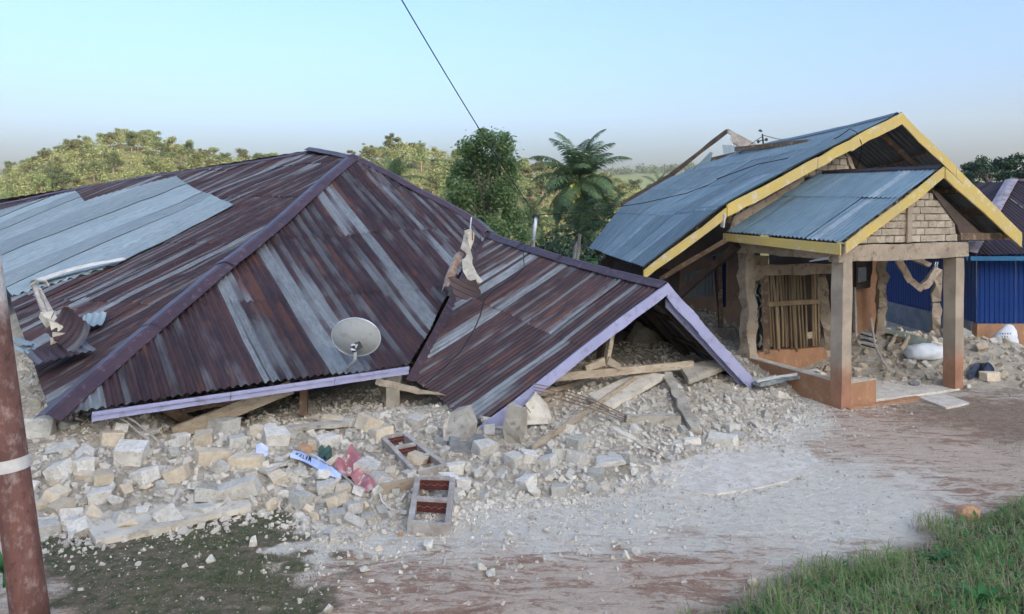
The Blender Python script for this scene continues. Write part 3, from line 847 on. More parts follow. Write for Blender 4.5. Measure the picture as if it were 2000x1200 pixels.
# torn and curled sheets at the buckled corner
def curl(px, py, dep, w, l, ang, bend, mat, parent, roll=0.0, pitch=.09, name='torn_sheet', up=.1):
    c = at(px, py, dep); U_ = np.linspace(-w / 2, w / 2, int(w / pitch * 6) + 2); V_ = np.linspace(0, l, 9)
    pts = np.zeros((9, len(U_), 3))
    ca, sa = math.cos(ang), math.sin(ang)
    for i, v in enumerate(V_):
        th = up + bend * v / l
        zz = math.sin(th) * v * .8 + .02; fw = math.cos(th) * v
        for j, u in enumerate(U_):
            h = .012 * math.cos(2 * math.pi * u / pitch) + roll * u
            pts[i, j] = c + np.array((ca * u - sa * fw, sa * u + ca * fw, zz + h))
    mb = MB(); mb.grid(pts, 0, np.stack(np.meshgrid(U_, V_), -1)); return mb.build(name, mat, parent, True, fixn=False)
curl(176, 640, 10.9, .30, .34, R(15), .5, M['roof_zinc'], house1, .1)
curl(72, 690, 9.9, .26, .26, R(70), .25, M['roof_zinc'], house1)
curl(64, 676, 10.0, .22, .24, R(95), .3, M['roof_zinc'], house1)
curl(130, 700, 9.75, .7, .50, R(48), .15, M['roof_rust'], house1, .12)
curl(112, 672, 10.0, .55, .5, R(-25), .5, M['roof_rust'], house1, -.5, up=.5)
# lifted edge of the pale sheets
a, b = PLl.hit(238, 511), PLl.hit(62, 560)
rows = []
for k in np.linspace(0, 1, 12):
    p = a + (b - a) * k; lf = .02 + .10 * math.sin(k * 2.4)
    rows.append([p - vL * .0 + uL * .12 + (0, 0, .05), p + (0, 0, .06 + lf * .6), p - uL * .08 * (1 + k) + (0, 0, .05 + lf), p - uL * .13 * (1 + k) + (0, 0, .02 + lf * .8)])
mb = MB(); mb.grid(np.array(rows)); mb.build('curled_edge', M['off_white'], house1, True, fixn=False)
# ring beam stump with bent bars thrust up beside the pale sheets
stump = thing('broken_ring_beam', 'splintered pale beam end with bent bars poking through the roof beside the pale sheets', 'beam', at(100, 640, 10.4))
mb = MB(); mb.beam(at(78, 565, 10.8), at(118, 648, 10.2), .05, .05, nseg=4, rough=.008); mb.build('splinter', M['wood_grey'], stump)
mb = MB(); mb.beam(at(66, 562, 10.8), at(104, 655, 10.2), .045, .045, nseg=4, rough=.008); mb.build('splinter', M['wood_grey'], stump)
mb = MB(); mb.beam(at(92, 615, 10.45), at(116, 660, 10.1), .14, .12, nseg=4, rough=.02); mb.build('beam_end', M['concrete_pale'], stump)
mb = MB(); mb.tube([at(100, 622, 10.3), at(108, 606, 10.3), at(128, 598, 10.3), at(150, 606, 10.3)], .008, 5); mb.build('reinforcing_bar', M['rebar'], stump)
mb = MB(); mb.tube([at(60, 560, 10.8), at(72, 548, 10.8), at(90, 550, 10.8), at(96, 560, 10.8)], .018, 6); mb.build('reinforcing_bar', M['wood_grey'], stump)
# column stump standing up through the valley
cst = thing('column_stump', 'broken white concrete column top with bare bars poking up through the roof valley', 'column', PLf.hit(915, 560))
d0 = 12.95
def rough_col(parent, pts, w, name, mat, n=9, rough=.02, d=None):
    mb = MB(); pts = [np.asarray(p, float) for p in pts]
    for a, b in zip(pts[:-1], pts[1:]):
        L = np.linalg.norm(b - a); mb.beam(a, b, w, w if d is None else d, up=(0.3, 1, 0), nseg=max(2, int(L / .14)), rough=rough)
    return mb.build(name, mat, parent)
rough_col(cst, [at(913, 520, 13.6), at(916, 452, 13.9)], .12, 'shaft', M['concrete_pale'], rough=.028)
rough_col(cst, [at(932, 558, 12.85), at(912, 505, 13.5)], .11, 'spalled_face', M['concrete_pale'], rough=.03)
mb = MB(); mb.tube([at(918, 462, 13.9), at(919, 440, 13.9), at(921, 424, 13.9)], .012, 5); mb.build('reinforcing_bar', M['pole_white'], cst)
for dx in (-7, 7):
    mb = MB(); mb.tube([at(916 + dx, 470, 13.85), at(914 + dx * 1.2, 450, 13.85), at(916 + dx * 1.2, 446, 13.8)], .012, 5); mb.build('reinforcing_bar', M['rebar'], cst)
# torn metal round the stump: rusty flap and crumpled piece
mb = MB()
fl = [[at(862, 572, 12.75), at(876, 560, 12.9)], [at(870, 540, 13.2), at(890, 538, 13.3)], [at(882, 510, 13.7), at(903, 505, 13.8)], [at(888, 498, 13.9), at(906, 496, 14.0)]]
mb.grid(np.array([[a, (a + b) / 2 + (0, -.05, .06), b] for a, b in fl])); M['rust_flap'] = mat_rough('rust_flap', (.26, .16, .10), (.36, .30, .25), 5, .8, .3, 20, c3=(.15, .08, .05))
mb.build('torn_flap', M['rust_flap'], house1, True, fixn=False)
mb = MB(); g = []
for i in range(7):
    a = at(874 + i * 3, 548 + i * 8.2, 12.6 - i * .02); b = at(930 + i * 2, 556 + i * 5, 12.75)
    g.append([a + (b - a) * k + np.array((0, 0, .05 + .035 * ((i + int(k * 5)) % 2))) for k in np.linspace(0, 1, 6)])
mb.grid(np.array(g)); mb.build('crumpled_sheet', M['roof_rust'], house1, False, fixn=False)

# satellite dish on the front eave
dbase = PLf.hit(683, 722)
dish = thing('satellite_dish', 'pale round satellite dish on a bent pipe at the rusty roof\'s front eave', 'satellite dish', dbase)
dc = at(695, 659, 10.75); dn_ = unit(np.array((-.22, -.86, -.42))); du_ = unit(np.cross(dn_, (0, 0, 1))); dv_ = unit(np.cross(du_, dn_) + .42 * du_); du_ = np.cross(dv_, dn_)
rx, ry = .385, .305
def dpt(r, th, off=0):
    return dc + du_ * rx * r * math.cos(th) + dv_ * ry * r * math.sin(th) + dn_ * (off + .085 * (1 - r * r))
mb = MB(); mb.grid(np.array([[dpt(r, th) for th in np.linspace(0, 2 * math.pi, 49)] for r in np.linspace(.01, 1, 9)])); mb.build('reflector', M['dish'], dish, True, fixn=False)
mb = MB(); mb.tube([dpt(1, th) for th in np.linspace(0, 2 * math.pi, 49)], .011, 6); mb.build('rim', M['pole_white'], dish, True)
bc = dc - dv_ * .05 + dn_ * .12 + du_ * .0
bp = at(692, 680, 10.58)
mb = MB(); mb.beam(dpt(.3, -1.2, .0), bp + dn_ * .03, .075, .09, up=dv_); mb.build('bracket', M['dish_dark'], dish)
mb = MB(); mb.beam(bp + (0, 0, .05), bp - (0, 0, .03), .075, .06, up=dn_); mb.build('clamp', M['pole_white'], dish)
mb = MB(); mb.tube([bp + (0, 0, .02), at(694, 695, 10.6), at(692, 706, 10.65), at(684, 714, 10.75), at(679, 722, dbase[1])], .025, 8); mb.build('mast', M['dish'], dish, True)
# short service pipe on the wing ridge with its cables
sp_ = thing('service_pipe', 'short pale electric service pipe standing on the porch wing ridge', 'pipe', at(1044, 468, 15.1))
mb = MB(); mb.tube([at(1042, 470, 15.1), at(1047, 425, 15.15)], .035, 8); mb.build('pipe', M['pole_white'], sp_, True)
mb = MB(); mb.tube([at(1040, 426, 15.1), at(1046, 418, 15.1), at(1054, 424, 15.1)], .035, 6); mb.build('insulator', M['dish_dark'], sp_, True)
c_ = MB(); c0_, c1_ = at(806, 0, 9.0), at(1046, 420, 15.1)
c0_ = c1_ + (c0_ - c1_) * 1.9
c_.tube([c0_ + (c1_ - c0_) * k - np.array((0, 0, .22 * 4 * k * (1 - k))) for k in np.linspace(0, 1, 24)], .008, 6)
tag(c_.build('power_cable', M['cable'], None, True), 'dark power cable slanting down from the sky to the service pipe', 'cable')
c_ = MB(); c_.tube([at(1047, 420, 15.1), at(1100, 417, 15.2), at(1180, 409, 15.3), at(1260, 396, 15.4), at(1340, 378, 15.6), at(1400, 355, 15.9), at(1465, 322, 16.5), at(1488, 300, 17.0)], .009, 5)
tag(c_.build('service_wire', M['cable'], None, True), 'thin wire running from the service pipe across to the blue roof', 'wire')
c_ = MB(); pts = [(1030, 478), (1022, 500), (1024, 525), (1005, 545), (965, 570), (945, 590), (938, 620), (925, 650), (900, 690), (868, 722), (830, 755)]
c_.tube([at(x, y, PL) + (0, 0, .03) for (x, y), PL in zip(pts, [15.0, 14.4, 13.9, 13.4, 12.8, 12.5, 12.2, 11.9, 11.55, 11.2, 11.0])], .010, 5)
tag(c_.build('loose_cable', M['cable'], None, True), 'thin black cable lying slack across the porch wing roof', 'cable')
# ------------------------------------------------------------------ the damaged house with yellow roof trim
house2 = thing('damaged_house', 'broken house with blue-grey corrugated roof, yellow barge boards and open front porch', 'house', (6.3, 14.0, 0.0))
fd = unit(np.array((.886, .464, 0))); bd = np.array((-fd[1], fd[0], 0)); fo = -bd      # along the front, back into the house, out to the street
UPZ = np.array((0, 0, 1.0))
# --- main roof, street-side slope: twisted and sagging
G_ = at(1252, 527, 13.0); Mf = at(1415, 400, 12.85); Pk = at(1757, 219, 14.87)
F_ = at(1148, 490, 17.1); Mb_ = at(1216, 403, 17.5); Mc_ = at(1310, 347, 18.05); Tb = at(1388, 314, 18.6)
def seg3(pts, ks, b):
    b = np.clip(b, 0, 1)
    return np.stack([np.interp(b, ks, [p[i] for p in pts]) for i in range(3)], -1)
ULm, VLm = 4.6, 6.2
def fnM(u, v):
    u = np.asarray(u, float); v = np.asarray(v, float); a = u / ULm; b = v / VLm
    # soften the kink
    f = (seg3([G_, Mf, Pk], [0, .28, 1], b) * 2 + seg3([G_, Mf, Pk], [0, .28, 1], b + .04) + seg3([G_, Mf, Pk], [0, .28, 1], b - .04)) / 4
    BK, BS = [F_, Mb_, Mc_, Tb], [0, .30, .68, 1]
    k = (seg3(BK, BS, b) * 2 + seg3(BK, BS, b + .05) + seg3(BK, BS, b - .05)) / 4
    p = f * (1 - a[..., None]) + k * a[..., None]
    s = -.10 * np.sin(a * math.pi) * np.sin(b * math.pi) + .05 * np.sin(a * 5 + 1) * np.sin(b * 4) * b
    return p + s[..., None] * UPZ
def clM(u):
    if u < 0 or u > ULm: return None
    hi = VLm - .02
    if u > .82 * ULm: hi = VLm * (1 - .30 * (u / ULm - .82) / .18 * (.7 + .3 * math.sin(u * 40)))
    return (0, hi)
frM = frame('roof_frame', fnM, clM, (.05, ULm), (0, VLm), house2, .9, 1.0)
roof_sheets(frM, fnM, clM, (0, ULm), (0, VLm), M['roof_blue'], pitch=.10, amp=.019, waves=8, length=1.6, seed=21, warp=.002, tear=.0)
ridge = [fnM(np.array(ULm * k), np.array(VLm)) for k in np.linspace(0, .8, 7)]
cap_strip(house2, ridge, unit(Mf - Pk), unit(np.array((.85, .45, -.5))), .14, M['roof_blue'], 1.2, lift=.03)
# far slope
R2 = at(1990, 462, 16.9); ridge_b = ridge[-1]
fnM2 = bilinear(R2 + UPZ * .1, R2 + (ridge_b - Pk) + UPZ * .1, Pk, ridge_b, ULm * .8, 4.7, lambda a, b: -(.05 + .22 * np.sin(a * math.pi)) * b)
clM2 = lambda u: (0, 4.68) if 0 <= u <= ULm * .8 else None
frM2 = frame('roof_frame', fnM2, clM2, (.05, ULm * .8), (0, 4.7), house2, .9, 1.1, mat='wood_brown')
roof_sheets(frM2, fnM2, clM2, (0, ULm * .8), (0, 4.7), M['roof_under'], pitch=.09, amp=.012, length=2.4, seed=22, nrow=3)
# back gable still standing above the sagging ridge
Bp = at(1420, 256, 19.0)
for a, b, nm in ((at(1312, 341, 18.2), at(1214, 401, 17.6), 'verge_rafter'), (Bp, at(1312, 341, 18.2), 'verge_rafter'), (Bp, at(1506, 302, 19.4), 'verge_rafter')):
    mb = MB(); mb.beam(a, b, .06, .09, nseg=4, rough=.006); mb.build(nm, M['dark_wood'] if b[0] < 4 else M['wood_grey'], house2)
mb = MB(); mb.prism([at(1428, 262, 18.98), at(1500, 299, 19.35), at(1494, 312, 19.35), at(1426, 276, 18.98)], (.05, .1, 0)); mb.build('verge_board', M['wood_grey'], house2)
mb = MB(); g_ = [[at(1432 + 46 * k, 268 + 33 * k + dy, 19.1 + .1 * k) for k in np.linspace(0, 1, 9)] for dy in (0, 10, 22)]
g_[2] = [at(1424 + 30 * k, 302 + 3 * k, 18.7) for k in np.linspace(0, 1, 9)]
mb.grid(np.array(g_)); mb.build('loose_sheet', M['off_white'], house2, False, fixn=False)  # its white colour stands in for sky reflected on the underside
U_ = np.linspace(0, .5, 34); rows = [[at(1411, 283, 18.6) + fd * u + np.array((0, -.12 * k, -.32 * k + .012 * math.cos(u * 70))) for u in U_] for k in np.linspace(0, 1, 5)]
mb = MB(); mb.grid(np.array(rows), 0, np.stack(np.meshgrid(U_, np.linspace(0, .5, 5)), -1)); mb.build('loose_sheet', M['zinc_wall'], house2, True, fixn=False)
mb = MB(); rows = [[at(1388 - 34 * k, 298 + 42 * k, 18.2 - .3 * k) + fd * u * (.2 + k) + np.array((0, 0, .012 * math.cos(u * 70))) for u in np.linspace(-.1, .35, 30)] for k in np.linspace(0, 1, 5)]
mb.grid(np.array(rows), 0, np.zeros((5, 30, 2)) + .3); mb.build('loose_sheet', M['roof_blue'], house2, True, fixn=False)
mb = MB(); mb.beam(at(1384, 313, 18.3), at(1440, 300, 18.6), .09, .09); mb.build('purlin', M['dark_wood'], house2)
mb = MB(); mb.beam(at(1375, 322, 18.3), at(1420, 316, 18.5), .06, .06); mb.build('purlin', M['wood_brown'], house2)
# --- yellow barge boards of the big gable
def bb(a, b, h, parent=house2, mat='yellow', out=.0):
    return board(parent, np.asarray(a) + fo * out, np.asarray(b) + fo * out, h, .03, mat, fo)
bq = lambda k: Pk + (Mf - Pk) * k - UPZ * .015
bb(bq(0.0), bq(.315), .22); bb(bq(.318), bq(.52), .19, out=.008); bb(bq(.523), bq(1.0), .20, out=.012)
bb(Mf - UPZ * .06, G_ + (Mf - G_) * .02 - UPZ * .03, .16)
rq = lambda k: Pk + (R2 + UPZ * .1 - Pk) * k - UPZ * .015
bb(rq(0), rq(.42), .22); bb(rq(.423), rq(1.0), .20, out=.006)
# white edge trim lying on the barge end
mb = MB(); mb.beam(at(1414, 418, 12.8), at(1411, 444, 12.85), .03, .07, up=fo); mb.build('metal_strip', M['off_white'], house2)
# --- gable wall of the main house: brickwork left in place
wall0 = np.array((4.23, 13.8, 0.0))
PLw = Plane(wall0, fo)
gw0 = wall0 + bd * .10; PLg = Plane(gw0, fo)
def wp(px, py, out=0.0): return Plane(wall0 + fo * out, fo).hit(px, py)
def brick_wall(parent, plane, poly_px, bw=.215, bh=.125, depth=.06, joint=.012, jit=.004, seed=1, panel=.10, skip=0.0):
    rg = np.random.default_rng(seed); o = plane.p0
    P2 = []
    for p in poly_px:
        h = plane.hit(*p) - o; P2.append((np.dot(h, fd), h[2]))
    P2 = np.array(P2); mb = MB(); mb.prism([o + fd * a + UPZ * b - fo * .03 for a, b in P2], bd * panel); wallm = mb.build('wall_panel', M['mortar'], parent)
    def inside(a, b):
        c = False
        for i in range(len(P2)):
            (x1, y1), (x2, y2) = P2[i], P2[(i + 1) % len(P2)]
            if (y1 > b) != (y2 > b) and a < (x2 - x1) * (b - y1) / (y2 - y1) + x1: c = not c
        return c
    proto = {}
    z = P2[:, 1].min(); row = 0
    while z < P2[:, 1].max():
        x = P2[:, 0].min() - (bw / 2 if row % 2 else 0)
        while x < P2[:, 0].max():
            # clip the brick to the wall outline at its mid height
            xs = np.linspace(x, x + bw, 9); ok = [inside(q, z + bh / 2) for q in xs]
            if any(ok) and rg.random() > skip:
                a = xs[ok.index(True)]; b = xs[len(ok) - 1 - ok[::-1].index(True)]
                w = round((b - a) / bw * 4) / 4 * bw - joint
                if w > .04:
                    key = (round(w, 3), int(rg.integers(3)))
                    if key not in proto:
                        j = lambda: rg.normal(0, jit)
                        hb = bh - joint; m2 = MB()
                        c = [np.array((0 + j(), j(), 0 + j())), np.array((w + j(), j(), j())), np.array((w, depth, 0)), np.array((0, depth, 0)), np.array((j(), j(), hb + j())), np.array((w + j(), j(), hb + j())), np.array((w, depth, hb)), np.array((0, depth, hb))]
                        m2.hexa(c); me = bpy.data.meshes.new('brick'); me.from_pydata(m2.v, [], m2.f); me.materials.append(M['wall_brick']); proto[key] = me
                    ob = link_mesh('brick', proto[key], wallm)
                    pos = o + fd * a + UPZ * z + fo * (depth - .03 - rg.uniform(0, .012))
                    ob.location = Vector(pos) - wloc(wallm); ob.rotation_euler = (0, rg.normal(0, .012), math.atan2(fd[1], fd[0]) + rg.normal(0, .02))
            x += bw
        z += bh; row += 1
    return wallm
brick_wall(house2, PLg, [(1420, 436), (1500, 392), (1590, 340), (1590, 345), (1660, 340), (1655, 296), (1640, 300), (1560, 345), (1430, 418)], seed=3)
# plaster band under the barge and the leaning stub of gable wall
mb = MB(); mb.prism([PLg.hit(*p) + fo * .07 for p in [(1418, 452), (1500, 402), (1560, 368), (1552, 352), (1425, 424)]], fo * .03); mb.build('plaster_band', M['plaster'], house2)
mb = MB(); mb.beam(PLg.hit(1648, 300), PLg.hit(1664, 334), .10, .12, up=fo, nseg=4, rough=.012); mb.build('wall_stub', M['plaster'], house2)
PLk = Plane(wall0 + bd * .5, fo)
mb = MB(); ps = [(1722, 262), (1735, 257), (1742, 262), (1775, 326), (1757, 326), (1754, 314), (1741, 304), (1735, 305), (1737, 326), (1722, 326), (1724, 312), (1719, 304), (1721, 290), (1719, 282)]
mb.prism([PLk.hit(*p) for p in ps], bd * .12); mb.build('wall_stub', M['plaster'], house2)
for i in range(2):
    mb = MB(); a = wall0 + fd * (2.6 + i * 2.2) + UPZ * (4.45 - i * .7); mb.beam(a - fo * .9, a + bd * 3.0, .07, .10); mb.build('purlin', M['wood_brown'], house2)

# --- porch: roof
pn = at(1645, 474, 11.4); pk = at(1838, 328, 12.49); pr = at(1987, 463, 13.46)
plen = 2.45
pbz = .03
fnP = bilinear(pn, pn + bd * plen + UPZ * .10, pk, pk + bd * plen + UPZ * pbz, plen, 2.62)
clP = lambda u: (0, 2.6) if 0 <= u <= plen else None
frP = frame('roof_frame', fnP, clP, (.05, plen), (0, 2.6), house2, .8, .8, mat='wood_brown')
roof_sheets(frP, fnP, clP, (0, plen), (0, 2.6), M['roof_porch'], pitch=.085, amp=.016, waves=8, length=1.5, seed=23, warp=.004)
fnP2 = bilinear(pr, pr + bd * plen, pk, pk + bd * plen + UPZ * pbz, plen, 2.4)
clP2 = lambda u: (0, 2.38) if 0 <= u <= plen else None
frP2 = frame('roof_frame', fnP2, clP2, (.05, plen), (0, 2.4), house2, .8, .75, mat='wood_brown')
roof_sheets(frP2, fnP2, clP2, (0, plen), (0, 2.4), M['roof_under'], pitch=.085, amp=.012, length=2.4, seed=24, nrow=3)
cap_strip(house2, [pk - bd * .03, pk + bd * plen * .95 + UPZ * pbz], unit(pn - pk), unit(pr - pk), .10, M['roof_dark'], 1.3, lift=.03)
bb(pn - UPZ * .0 + fo * .02, pk + fo * .02, .17); bb(pk + fo * .02, pr + fo * .02, .17)
# eave fascia along the side
sd2 = unit(np.array((-fd[0], -fd[1], 0)))
ea, eb = pn - UPZ * .02, pn + bd * plen + UPZ * .08
mb = MB(); mb.prism([ea + sd2 * .02, eb + sd2 * .02, eb + sd2 * .02 - UPZ * .13, ea + sd2 * .02 - UPZ * .165], sd2 * .03); mb.build('fascia_board', M['yellow'], house2)
# --- porch posts and beams
Np = on_ground(1641, 796); Rp = at(1861, 767, 13.1); Rp[2] = min(Rp[2], -.02); Bp2 = at(1463, 742, 13.8)
def post(parent, base, top, w, mat='post', rough=.003, name='porch_post', nseg=10):
    mb = MB(); base = np.asarray(base, float); top = np.asarray(top, float)
    # square shaft turned with the house
    vs = []; fs = []
    for i in range(nseg + 1):
        c = base + (top - base) * i / nseg
        for a, b in ((-1, -1), (1, -1), (1, 1), (-1, 1)):
            vs.append(c + fd * a * w / 2 - fo * b * w / 2 + RNG.normal(0, rough, 3))
    for i in range(nseg):
        q = i * 4
        for e in range(4): fs.append((q + e, q + (e + 1) % 4, q + 4 + (e + 1) % 4, q + 4 + e))
    fs.append((3, 2, 1, 0)); fs.append((nseg * 4, nseg * 4 + 1, nseg * 4 + 2, nseg * 4 + 3)); mb.add(vs, fs); return mb.build(name, M[mat], parent)
nt = at(1645, 507, 11.8); rt = at(1863, 503, 13.1)
post(house2, Np - (0, 0, .1), nt, .21); post(house2, Rp - (0, 0, .15), rt, .22)
post(house2, Bp2, at(1458, 488, 13.8), .21, 'plaster', .022, nseg=14)
# beams
def slab_beam(a, b, w, h, name, mat, rough=.008, up=(0, 0, 1), parent=house2, n=8):
    mb = MB(); mb.beam(a, b, w, h, up, nseg=n, rough=rough); return mb.build(name, M[mat], parent)
slab_beam(at(1628, 496, 11.72), at(1880, 487, 13.15), .20, .25, 'porch_beam', 'plaster')
slab_beam(at(1640, 496, 11.85), at(1440, 481, 13.85), .18, .20, 'porch_beam', 'plaster')
for dx in (0, 5, 9):
    mb = MB(); mb.tube([at(1640, 499 + dx * .5, 11.75), at(1615, 503 + dx * .4, 11.9), at(1590 - dx, 508 + dx * .3, 12.1)], .008, 5); mb.build('reinforcing_bar', M['pole_white'], house2)
# porch gable brickwork and its plaster frame
PLp = Plane(at(1650, 480, 11.62) + bd * .06, fo)
brick_wall(house2, PLp, [(1655, 474), (1868, 470), (1866, 438), (1842, 400), (1814, 374), (1792, 368), (1772, 376), (1676, 452)], bw=.215, bh=.115, seed=5)
mb = MB(); mb.prism([PLp.hit(*p) + fo * .035 for p in [(1765, 474), (1774, 473), (1776, 390), (1767, 393)]], fo * .03); mb.build('plaster_pier', M['plaster'], house2)
mb = MB(); mb.prism([PLp.hit(*p) + fo * .03 for p in [(1812, 370), (1826, 376), (1925, 470), (1874, 472), (1864, 440), (1836, 402)]], fo * .02); mb.build('plaster_gable', M['brown_and_shade'], house2)
mb = MB(); mb.beam(PLp.hit(1870, 462) + fo * .02, PLp.hit(1965, 462) + fo * .02, .09, .12); mb.build('tail_beam', M['wood_brown'], house2)
for px, py in ((1858, 372), (1905, 408)):
    mb = MB(); a = PLp.hit(px, py); mb.beam(a + fo * .10, a + bd * 2.2, .06, .08); mb.build('purlin', M['wood_brown'], house2)
# low walls of the porch, floor slab
lw = .17
def low_wall(a, b, z0, z1, name='low_wall', mat='dado', w=lw):
    mb = MB(); a = np.array((a[0], a[1], 0)); b = np.array((b[0], b[1], 0)); t_ = unit(b - a); nrm = np.array((-t_[1], t_[0], 0)) * w / 2
    mb.prism([a - nrm + UPZ * z0, b - nrm + UPZ * z0, b + nrm + UPZ * z0, a + nrm + UPZ * z0], UPZ * (z1 - z0)); o_ = mb.build(name, M[mat], house2)
    mb = MB(); mb.prism([a - nrm * .99 + UPZ * (z1 + .001), b - nrm * .99 + UPZ * (z1 + .001), b + nrm * .99 + UPZ * (z1 + .001), a + nrm * .99 + UPZ * (z1 + .001)], UPZ * .012); mb.build('coping', M['concrete_pale'], o_)
low_wall(Np + bd * .10, Bp2, -.1, .40)
low_wall(Np + fd * .11, Np + fd * .72, -.1, .37)
mb = MB(); mb.prism([Np + fo * .02 + fd * .1 - UPZ * .15, Rp + fo * .12 - UPZ * .12, Rp + bd * 2.4 - UPZ * .12, Bp2 * np.array((1, 1, 0)) - UPZ * .15], UPZ * .21); mb.build('porch_floor', M['apron'], house2)
mb = MB(); mb.prism([on_ground(x, y) - UPZ * .02 for x, y in [(1795, 780), (1840, 772), (1893, 790), (1848, 800)]], UPZ * .05); mb.build('door_step', M['apron'], house2)
mb = MB(); mb.beam(on_ground(1655, 800), on_ground(1795, 779), .10, .06, nseg=6, rough=.008); mb.build('floor_edge', M['dado'], house2)
# --- front wall behind the porch
mb = MB(); mb.prism([wp(*p) for p in [(1478, 716), (1612, 735), (1616, 690), (1606, 678), (1560, 682), (1500, 684), (1482, 690)]], bd * .14); mb.build('wall_panel', M['dado'], house2)
slab_beam(wp(1462, 528, .02), wp(1655, 524, .02), .15, .19, 'lintel', 'plaster')
# masonry left beside the window head
for i, ps in enumerate(([(1462, 500), (1492, 500), (1492, 520), (1462, 524)], [(1466, 526), (1488, 522), (1494, 540), (1480, 549), (1464, 546)], [(1490, 500), (1502, 500), (1500, 520), (1494, 520)])):
    mb = MB(); mb.prism([wp(*p, .03) for p in ps], bd * .13); mb.build('masonry_remnant', M['plaster'], house2)
rough_col(house2, [wp(1497, 690), wp(1492, 538)], .12, 'window_jamb', M['wood_brown'], rough=.006, d=.10)
rough_col(house2, [wp(1624, 692, -.05), wp(1602, 540, -.05)], .20, 'leaning_column', M['plaster'], rough=.014, d=.14)
# bamboo grille in the window opening
gr = MB(); gr.beam(wp(1498, 595, .06), wp(1598, 589, .06), .03, .085); grille = gr.build('grille_rail', M['bamboo'], house2)
rg = np.random.default_rng(9)
for i, px in enumerate(np.linspace(1500, 1569, 13)):
    top = px + rg.normal(0, 1.2); lo_ = px + 6 + rg.normal(0, 1.5)
    mb = MB(); mb.tube([wp(lo_, 682 + rg.normal(0, 3), .02), wp((lo_ + top) / 2 + rg.normal(0, .8), 610, .02), wp(top, 534, .02)], .019 + rg.uniform(-.004, .004), 6); mb.build('bamboo_bar', M['bamboo'], grille, True)
for px in (1586, 1591, 1597):
    mb = MB(); mb.tube([wp(px + 3, 676, .02), wp(px, 534, .02)], .02, 6); mb.build('bamboo_bar', M['bamboo'], grille, True)
mb = MB(); mb.beam(wp(1575, 656, .0), wp(1590, 654, .0), .03, .12); mb.build('wood_piece', M['wood_pale'], grille)
# dark lace curtain and flat dark screen behind the grille
mb = MB(); g = [[wp(1462 + 36 * k + 3 * math.sin(k * 17), 555 + 135 * q, -.18 - .03 * math.sin(k * 20)) for k in np.linspace(0, 1, 16)] for q in np.linspace(0, 1, 8)]
t = NT('lace'); wv = t.node('ShaderNodeTexWave'); wv.inputs['Scale'].default_value = 2.6; wv.inputs['Distortion'].default_value = 14; wv.inputs['Detail'].default_value = 1.5; wv.inputs['Detail Scale'].default_value = 1.2
t.l.new(t.coord(), wv.inputs['Vector']); lace = t.fin(t.mix(t.ramp(wv.outputs['Fac'], .78, .88), (.035, .05, .045), (.50, .50, .46)), .9)
mb.grid(np.array(g)); mb.build('curtain', lace, house2, True, fixn=False)
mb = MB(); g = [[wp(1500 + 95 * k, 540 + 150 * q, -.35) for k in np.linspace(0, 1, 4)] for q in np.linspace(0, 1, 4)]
mb.grid(np.array(g)); mb.build('dark_screen', M['brown_and_shade'], house2, False, fixn=False)
# door opening, inner wall, broken columns
mb = MB(); mb.prism([wp(*p, -.25) for p in [(1630, 705), (1658, 705), (1658, 535), (1628, 535)]], bd * .04); mb.build('door_leaf', M['dark_wood'], house2)
mb = MB(); mb.beam(wp(1672, 702, -.2), wp(1668, 562, -.2), .045, .06, up=fo); mb.build('door_frame', M['wood_grey'], house2)
mb = MB(); mb.prism([wp(*p, -.30) for p in [(1668, 668), (1708, 672), (1714, 655), (1714, 505), (1672, 505), (1672, 565), (1667, 570)]], bd * .12); mb.build('wall_panel', M['dado'], house2)
mb = MB(); mb.prism([wp(*p, -.2) for p in [(1672, 566), (1700, 562), (1703, 505), (1672, 505)]], bd * .04); mb.build('meter_board', M['dark_wood'], house2)
mb = MB(); mb.prism([wp(*p, -.14) for p in [(1676, 552), (1692, 550), (1692, 522), (1676, 524)]], bd * .05); mb.build('meter_box', M['concrete_grey'], house2)
mb = MB(); mb.tube([wp(1703, 505, -.1), wp(1703, 530, -.1), wp(1698, 548, -.1), wp(1680, 553, -.1)], .012, 5); mb.build('meter_cable', M['cable'], house2)
rough_col(house2, [wp(1716, 705), wp(1722, 600), wp(1722, 498)], .15, 'broken_column', M['plaster'], rough=.02)
rough_col(house2, [wp(1827, 672), wp(1829, 590), wp(1830, 526)], .16, 'broken_column', M['plaster'], rough=.018)
for dx in (-2, 2):
    mb = MB(); mb.tube([wp(1829 + dx, 530), wp(1828 + dx, 518), wp(1830 + dx, 512)], .01, 5); mb.build('reinforcing_bar', M['pole_white'], house2)
# ring beam hanging in a V
rough_col(house2, [wp(1752, 502, .05), wp(1775, 545, .05), wp(1797, 563, .05), wp(1812, 552, .05), wp(1828, 528, .05)], .14, 'hanging_beam', M['plaster'], rough=.014, d=.17)
rough_col(house2, [wp(1778, 500, -.5), wp(1815, 518, -.3)], .13, 'hanging_beam', M['plaster'], rough=.016)
